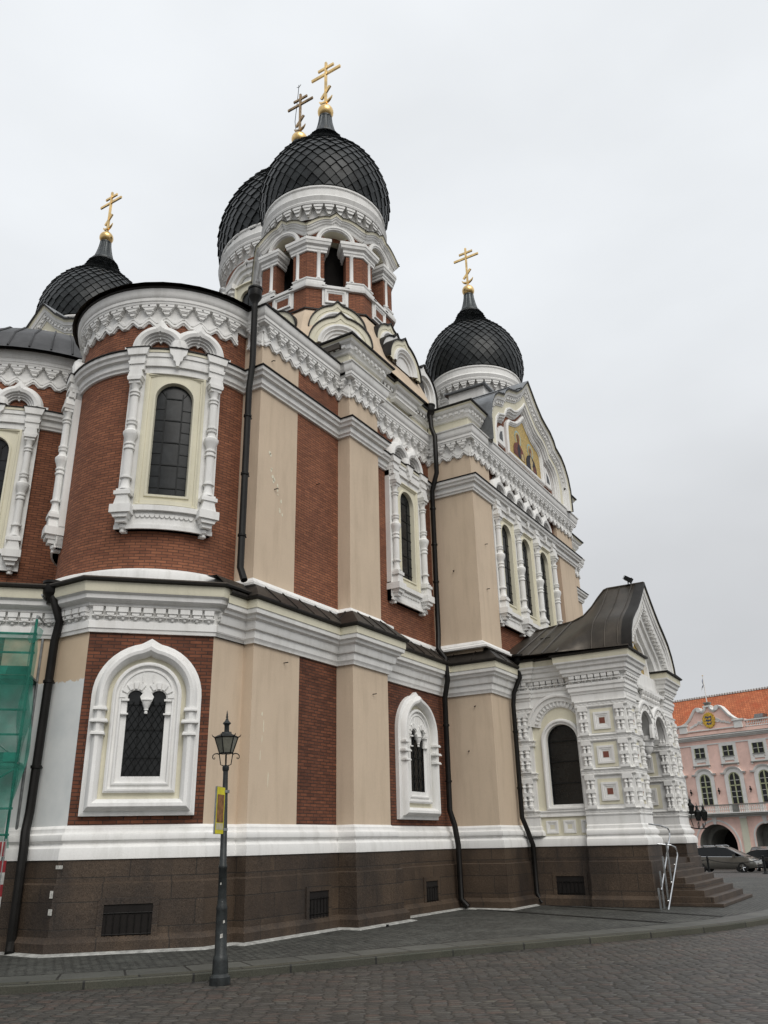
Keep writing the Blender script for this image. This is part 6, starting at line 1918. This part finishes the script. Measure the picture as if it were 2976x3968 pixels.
# ================================================================== CARS
def car(name, label, loc, head, paint, L=4.5, Wd=1.82, Ht=1.62, kind='mpv', rails=False):
    t = empty(name, loc, head)
    tag(t, label, 'car', 'cars parked on the square')
    hw = Wd / 2
    if kind == 'mpv':
        roof = [(-2.10, 1.05), (-2.02, 1.30), (-1.85, 1.50), (-1.2, 1.62), (-.3, 1.64), (.35, 1.58), (1.0, 1.28), (1.55, 1.00)]
        hood = [(-2.24, .35), (-2.26, .70), (-2.14, 1.02), (-1.0, 1.00), (.5, .98), (1.55, .97), (1.95, .86), (2.18, .68), (2.26, .45), (2.22, .28)]
    elif kind == 'suv':
        roof = [(-2.20, 1.12), (-2.15, 1.40), (-2.0, 1.62), (-1.2, 1.74), (0, 1.75), (.5, 1.70), (.95, 1.45), (1.25, 1.12)]
        hood = [(-2.30, .45), (-2.32, .80), (-2.22, 1.10), (-1.0, 1.10), (.5, 1.09), (1.25, 1.08), (1.95, 1.0), (2.2, .85), (2.3, .55), (2.25, .38)]
    else:
        roof = [(-1.95, .98), (-1.80, 1.2), (-1.4, 1.40), (-.6, 1.48), (.1, 1.47), (.5, 1.38), (1.0, 1.12), (1.3, .96)]
        hood = [(-2.18, .35), (-2.22, .65), (-2.05, .96), (-1.0, .95), (.5, .93), (1.3, .92), (1.85, .82), (2.1, .66), (2.2, .42), (2.15, .25)]
    def topz(P, x):
        for a, b in zip(P, P[1:]):
            if a[0] <= x <= b[0] and b[0] > a[0]: return a[1] + (b[1] - a[1]) * (x - a[0]) / (b[0] - a[0])
        return None
    mb = MB()
    xs = [-2.24, -2.16, -2.05, -1.75, -1.4, -1, -.5, 0, .5, 1, 1.3, 1.55, 1.8, 2.0, 2.12, 2.2, 2.24]
    sh = hood[2:]
    rows = []
    for x in xs:
        e_ = max(0, abs(x) - 1.6) / .66
        w = hw * (1 - .22 * e_ ** 2.2)
        zt = topz(sh, x) or (hood[2][1] - .25 * (1 if x < -2.2 else 0) if x < 0 else .46)
        z0 = .24 + .10 * e_
        row = []
        for sg in (-1, 1):
            pts = [(w * .90, z0), (w * .98, z0 + .12), (w, .52), (w * .985, .75), (w * .93, zt)]
            pts = [(a, min(b, zt)) for a, b in pts]
            if sg < 0: row += [(-a, b) for a, b in pts]
            else: row += [(a, b) for a, b in reversed(pts)]
        rows.append([Vector((x, y, z)) for y, z in row])
    rows = [[r[i] for r in rows] for i in range(len(rows[0]))]
    mb.rows(rows, paint)
    mb.face([r[0] for r in rows], paint); mb.face([r[-1] for r in rows], paint)
    # roof shell
    rr = []
    for x, z in roof:
        w1 = hw * .93; w2 = hw * .70
        zb = (topz(sh, x) or .95) - .02
        k = (z - zb) / (1.6 - zb)
        w = w1 - (w1 - w2) * max(0, min(1, k))
        rr.append([Vector((x, -w, z - .03)), Vector((x, -w * .85, z)), Vector((x, 0, z + .02)), Vector((x, w * .85, z)), Vector((x, w, z - .03))])
    mb.rows(rr, paint)
    body = mb.build('body', t, ang=40)
    for sg in (-1, 1):
        mb = MB()
        up = [(x, z - .05) for x, z in roof[1:-1]]
        lo = [(x, (topz(sh, x) or .95) + .0) for x, z in up]
        def sw(x, z):
            zb = (topz(sh, x) or .95) - .02
            k = (z - zb) / (1.6 - zb)
            return sg * (hw * .93 - hw * .23 * max(0, min(1, k)) + .004)
        for i in range(len(up) - 1):
            mb.face([(p[0], sw(*p), p[1]) for p in (lo[i], lo[i + 1], up[i + 1], up[i])], 'car_window')
        mb.build('side_window', t)
        mb = MB()
        mb.tube([(x, sw(x, z) + sg * .006, z) for x, z in lo], .016, 'chrome', 5)
        mb.build('window_trim', t)
    mb = MB()
    a, b = roof[-3], roof[-1]
    for w0, w1, p, q in ((.64, .82, a, b), (.62, .78, roof[2], roof[0])):
        d = .012 if p is a else -.012
        mb.face([(p[0] + d, -hw * w0, p[1]), (p[0] + d, hw * w0, p[1]), (q[0] + d, hw * w1, q[1]), (q[0] + d, -hw * w1, q[1])], 'car_window')
    mb.build('windscreen', t)
    for x in (-1.36, 1.36):
        for sg in (-1, 1):
            y = sg * (hw - .10)
            wl = empty('wheel'); wl.parent = t; wl.location = (x, y, .32)
            mb = MB()
            M = Matrix.Rotation(R(90), 4, 'X')
            def L2(prof, mat):
                rws = [[Vector((r * cos(2 * pi * k / 20), yy, r * sin(2 * pi * k / 20))) for k in range(20)] for r, yy in prof]
                mb.rows(rws, mat, True)
            L2([(.21, -.10), (.30, -.10), (.32, -.07), (.32, .07), (.30, .10), (.21, .10)], 'tyre')
            mb.build('tyre', wl)
            mb = MB()
            L2([(.215, sg * .085), (.19, sg * .05), (.0, sg * .04)], 'tyre')
            for k in range(5):
                a = 2 * pi * k / 5
                mb.tube([(.03 * cos(a), sg * .075, .03 * sin(a)), (.20 * cos(a), sg * .085, .20 * sin(a))], .035, 'chrome', 5)
            mb.build('rim', wl)
            mb = MB()
            mb.face([(x + .385 * cos(R(q)), sg * (hw + .002 - .02 * (abs(x) > 1.3)), .32 + .385 * sin(R(q))) for q in range(-12, 193, 12)], 'tyre')
            mb.build('wheel_arch', t)
    for sg in (-1, 1):
        mb = MB(); mb.box((2.0, sg * .62 - .17, .66), (2.17, sg * .62 + .17, .80), 'clear_lamp', Matrix.Rotation(0, 4, 'Z')); mb.build('headlight', t)
        mb = MB(); mb.box((-2.22, sg * .74 - .10, .78), (-2.02, sg * .74 + .10, 1.08), 'red_glass'); mb.build('tail_light', t)
        mb = MB(); mb.box((.86, sg * (hw + .09) - .10, .98), (1.0, sg * (hw + .09) + .10, 1.12), paint); mb.build('door_mirror', t)
    mb = MB(); mb.box((2.19, -.55, .36), (2.262, .55, .50), 'tyre'); mb.box((2.24, -.26, .52), (2.275, .26, .62), 'warn_white'); mb.build('grille', t)
    if rails:
        for sg in (-1, 1):
            mb = MB(); mb.tube([(-1.7, sg * .60, 1.58), (-1.6, sg * .60, 1.66), (.1, sg * .60, 1.70), (.25, sg * .60, 1.62)], .022, 'chrome', 6); mb.build('roof_rail', t)
        mb = MB()
        for x in (-1.2, -.3): mb.box((x - .04, -.72, 1.70), (x + .04, .72, 1.745), 'iron')
        mb.build('roof_bar', t)
    return t
car('parked_car', 'grey people carrier with roof rails parked side-on nearest the steps', (50.27, .55, -.555), R(-97), 'car_grey', kind='mpv', rails=True)
car('parked_car', 'dark estate car half hidden behind the bonnet of the grey people carrier', (54.6, -1.15, -.66), R(85), 'car_black', kind='estate')
car('parked_car', 'black tall car seen from behind, roof showing above the other two parked cars', (60.2, -.45, -.82), R(22), 'car_dark', kind='suv')

# bollards with a chain
BO = []
for (x, y), lab in (((43.3, .25), 'black iron bollard standing in front of the rear door of the grey people carrier'), ((40.9, -3.28), 'black iron bollard standing in front of the dark estate car')):
    b = empty('bollard', (x, y, -.13 + gz(x, y)))
    tag(b, lab, 'bollard', 'bollards along the square')
    mb = MB(); mb.lathe((0, 0), [(.20, 0), (.20, .03), (.13, .05), (.09, .10), (.07, .14)], 'iron', 14); mb.build('foot', b)
    mb = MB(); mb.lathe((0, 0), [(.07, .13), (.06, .70), (.075, .72), (.075, .76), (.05, .79), (.06, .84), (.07, .90), (.05, .96), (.0, .98)], 'iron', 14); mb.build('post', b)
mb = MB()
def chain(a, b, n=16, sag=.22):
    pts = [Vector(a) + (Vector(b) - Vector(a)) * k / n - Vector((0, 0, sag * 4 * (k / n) * (1 - k / n))) for k in range(n + 1)]
    mb.tube(pts, .02, 'iron', 5)
za = -.13 + gz(43, 0) + .80
chain((43.3, .25, za), (40.9, -3.28, -.13 + gz(40.9, 0) + .80))
chain((43.3, .25, za), (45.6, 3.9, -.13 + gz(45.6, 0) + .80))
tag(mb.build('chain'), 'slack black chain slung between the two iron bollards', 'chain')

# ================================================================== SCAFFOLD at the main apse
FSC = flat((-3.33, 2.83), (-1, -1))        # s to the right along the wall, o outwards
def FS2(s, h, o): return FSC(s, h, o)
sca = empty('scaffold', (-3.33, 2.83, 0))
tag(sca, 'tubular scaffold frame with decks against the apse wall at the left edge', 'scaffold')
def sb(mb, name):
    o = mb.build(name, sca); o.location = -sca.location; return o
for s in (0, -2.0):
    for o, top in ((0, 5.95), (-.62, 6.6)):
        mb = MB()
        mb.tube([FS2(s + (.06 if o else 0), .02, o), FS2(s + (.06 if o else 0), top, o)], .027, 'scaffold_green' if o == 0 else 'galvanised', 8)
        mb.tube([FS2(s + (.06 if o else 0), top - .02, o), FS2(s + (.06 if o else 0), top + .08, o)], .02, 'galvanised', 8)
        p = sb(mb, 'post')
        mb = MB()
        mb.box((-.08, -.08, -.03), (.08, .08, -.015), 'galvanised', Matrix.Translation(FS2(s, 0, o) + Vector((0, 0, .0)))); sb(mb, 'base_plate')
for h in (1.95, 2.4, 3.2, 3.72, 4.18, 4.82, 5.28, 5.66):
    mb = MB(); mb.tube([FS2(-2.05, h, -.02), FS2(.04, h, -.02)], .022, 'scaffold_green', 6); sb(mb, 'ledger')
for h in (3.2, 4.82, 6.0, 6.45):
    mb = MB(); mb.tube([FS2(.03, h, .03), FS2(.06, h, -.66)], .022, 'galvanised', 6); sb(mb, 'transom')
for h in (3.2, 4.82):
    mb = MB(); mb.box((0, 0, 0), (1, 1, 1), 'scaffold_green', Matrix(((*(FS2(1, 0, 0) - FS2(0, 0, 0)) * 2.02,), (0, 0, 0), (0, 0, 0))).to_4x4() if False else None) if False else mb.fbox(FSC, -2.02, .03, h - .06, h + .0, -.64, .0, 'scaffold_green'); sb(mb, 'deck')
    mb = MB(); mb.fbox(FSC, -2.02, .02, h + .02, h + .19, .0, .02, 'scaffold_green'); sb(mb, 'toe_board')
mb = MB(); mb.tube([FS2(-1.95, 4.75, -.03), FS2(-.02, 3.28, -.03)], .02, 'galvanised', 6); mb.tube([FS2(-.62, 3.72, -.03), FS2(-.48, 3.62, -.03)], .024, 'warn_red', 6); sb(mb, 'brace')
mb = MB(); mb.tube([FS2(-1.95, 1.9, -.03), FS2(-.02, 3.1, -.03)], .02, 'scaffold_green', 6); sb(mb, 'brace')
random.seed(11)
mb = MB()
nx_, nh = 26, 44
rows = []
for j in range(nh + 1):
    h = 1.72 + (5.66 - 1.72) * j / nh
    row = []
    for i in range(nx_ + 1):
        s = -2.1 + 2.14 * i / nx_ + (.05 * sin(h * 2.3) if i == nx_ else 0)
        if i >= nx_ - 2: s += .05 + .07 * sin(h * 1.9 + 1) * (i - nx_ + 3) / 3
        o = .055 + .025 * sin(3.1 * s + 1.3 * h) + .02 * sin(7 * s - 2.1 * h) + (.03 * sin(9 * h) if i >= nx_ - 3 else 0)
        row.append(FS2(s, h, o))
    rows.append(row)
mb.rows(rows, 'green_net')
# gathered fold down the free edge
fold = []
for j in range(nh + 1):
    h = 1.72 + (5.66 - 1.72) * j / nh
    w = .05 + .04 * sin(h * 1.7 + .6) + .02 * sin(h * 5)
    fold.append([FS2(.02 + w * a, h, .06 + .04 * b) for a, b in ((-1.2, .2), (-.6, 1), (.1, .5), (.7, 1.1), (1.3, .1))])
mb.rows(fold, 'green_net')
nb = [FS2(.02 + .16 * cos(a) * random.uniform(.6, 1.1), 5.62 + .17 * sin(a) * random.uniform(.7, 1.2), .10) for a in [2 * pi * k / 12 for k in range(12)]]
mb.face(nb, 'green_net')
tag(mb.build('safety_net'), 'translucent green safety netting hung on the scaffold at the left edge', 'netting')
# striped warning board at its foot
wb = empty('warning_board', FS2(.03, -.02, .14))
tag(wb, 'upright red and white striped warning board at the foot of the scaffold', 'warning board')
M0 = Matrix(((FS2(1, 0, 0) - FS2(0, 0, 0)), (FS2(0, 0, 1) - FS2(0, 0, 0)), Vector((0, 0, 1)))).transposed().to_4x4()
mb = MB()
n = 7
for k in range(n):
    z0 = .18 + 1.36 * k / n
    mb.box((-.10, -.012, z0), (.06, .012, z0 + 1.36 / n), 'warn_red' if k % 2 == 0 else 'warn_white', M0)
mb.build('striped_board', wb)
mb = MB()
mb.box((-.22, -.010, 1.60), (.02, .012, 1.86), 'warn_white', M0)
for k in range(4): mb.box((-.21 + .06 * k, .012, 1.61), (-.175 + .06 * k, .016, 1.85), 'warn_red', M0)
mb.build('hatched_plate', wb)
mb = MB(); mb.box((-.10, -.12, 0), (.10, .12, .08), 'tyre', M0); mb.tube([(0, 0, 0), (0, 0, 1.9)], .018, 'galvanised', 6); mb.build('stand', wb)
# small paper stickers on the granite of the apse
for (y, z, w, h) in ((1.76, 1.39, .09, .03), (1.80, .95, .04, .06), (1.78, .67, .05, .05)):
    mb = MB(); F = flat((-2.90 if z < 1.12 else -2.835, y + .14), (-1, 0))
    mb.fbox(F, -w, w, z - h, z + h, 0, .004, 'sticker'); mb.build('sticker', CH)

# iron hooks and worn paint marks on the plaster
for (x, y, nrm, z) in ((1.05, .03, (0, -1), 5.45), (4.0, -.45, (0, -1), 5.1), (8.94, -.9, (-1, 0), 5.35), (8.94, -.62, (-1, 0), 4.1)):
    mb = MB(); F = flat((x, y), nrm)
    mb.tube([F(0, z, 0), F(0, z, .07), F(.05, z + .015, .08)], .012, 'iron', 5); mb.build('wall_hook', CH)
for (x, y, nrm, z) in ((1.3, .91, (0, -1), 13.75), (1.6, .91, (0, -1), 10.1), (10.06, .1, (-1, 0), 10.0), (10.8, -.755, (0, -1), 11.0), (10.7, -.755, (0, -1), 9.4), (3.4, .91, (0, -1), 10.9)):
    mb = MB(True); F = flat((x, y), nrm)
    mb.tube([F(0, z, 0), F(0, z, .07), F(.05, z + .015, .08)], .014, 'iron', 5); mb.build('wall_hook', CH)
random.seed(21)
Fm_ = flat((0, .03), (0, -1))
for (s_, z, w, h) in ((.42, 4.0, .012, .16), (.38, 3.75, .010, .10), (.34, 3.4, .009, .12), (.62, 2.95, .014, .16), (.36, 4.25, .02, .05)):
    pts = [(s_ + w * cos(a) * random.uniform(.6, 1.2), z + h * sin(a) * random.uniform(.7, 1.1)) for a in [2 * pi * k / 10 for k in range(10)]]
    mb = MB(); mb.fprism(Fm_, pts, 0, .003, 'cream_plaster'); mb.build('worn_patch', CH)
Fm_ = flat((.91, .91), (0, -1))
for k in range(14):
    t = k / 13
    s_, z = .45 + .55 * t + random.uniform(-.08, .08), 11.0 - 1.6 * t + random.uniform(-.25, .25)
    q = random.uniform(.02, .05)
    pts = [(s_ + q * cos(a) * random.uniform(.5, 1.2), z + 1.4 * q * sin(a) * random.uniform(.5, 1.2)) for a in [2 * pi * j / 8 for j in range(8)]]
    mb = MB(True); mb.fprism(Fm_, pts, 0, .004, 'cream_plaster'); mb.build('worn_patch', CH)
# lightning rod on the great dome's cross
mb = MB(True)
mb.tube([(15.35, 11.3, 39.6), (15.3, 11.5, 41.5), (15.22, 11.25, 43.6), (15.2, 11.2, 44.2)], .02, 'iron', 5)
mb.tube([(15.2, 11.35, 44.1), (15.2, 11.2, 44.0), (15.2, 11.05, 44.15)], .02, 'iron', 4)
mb.build('lightning_rod', md)
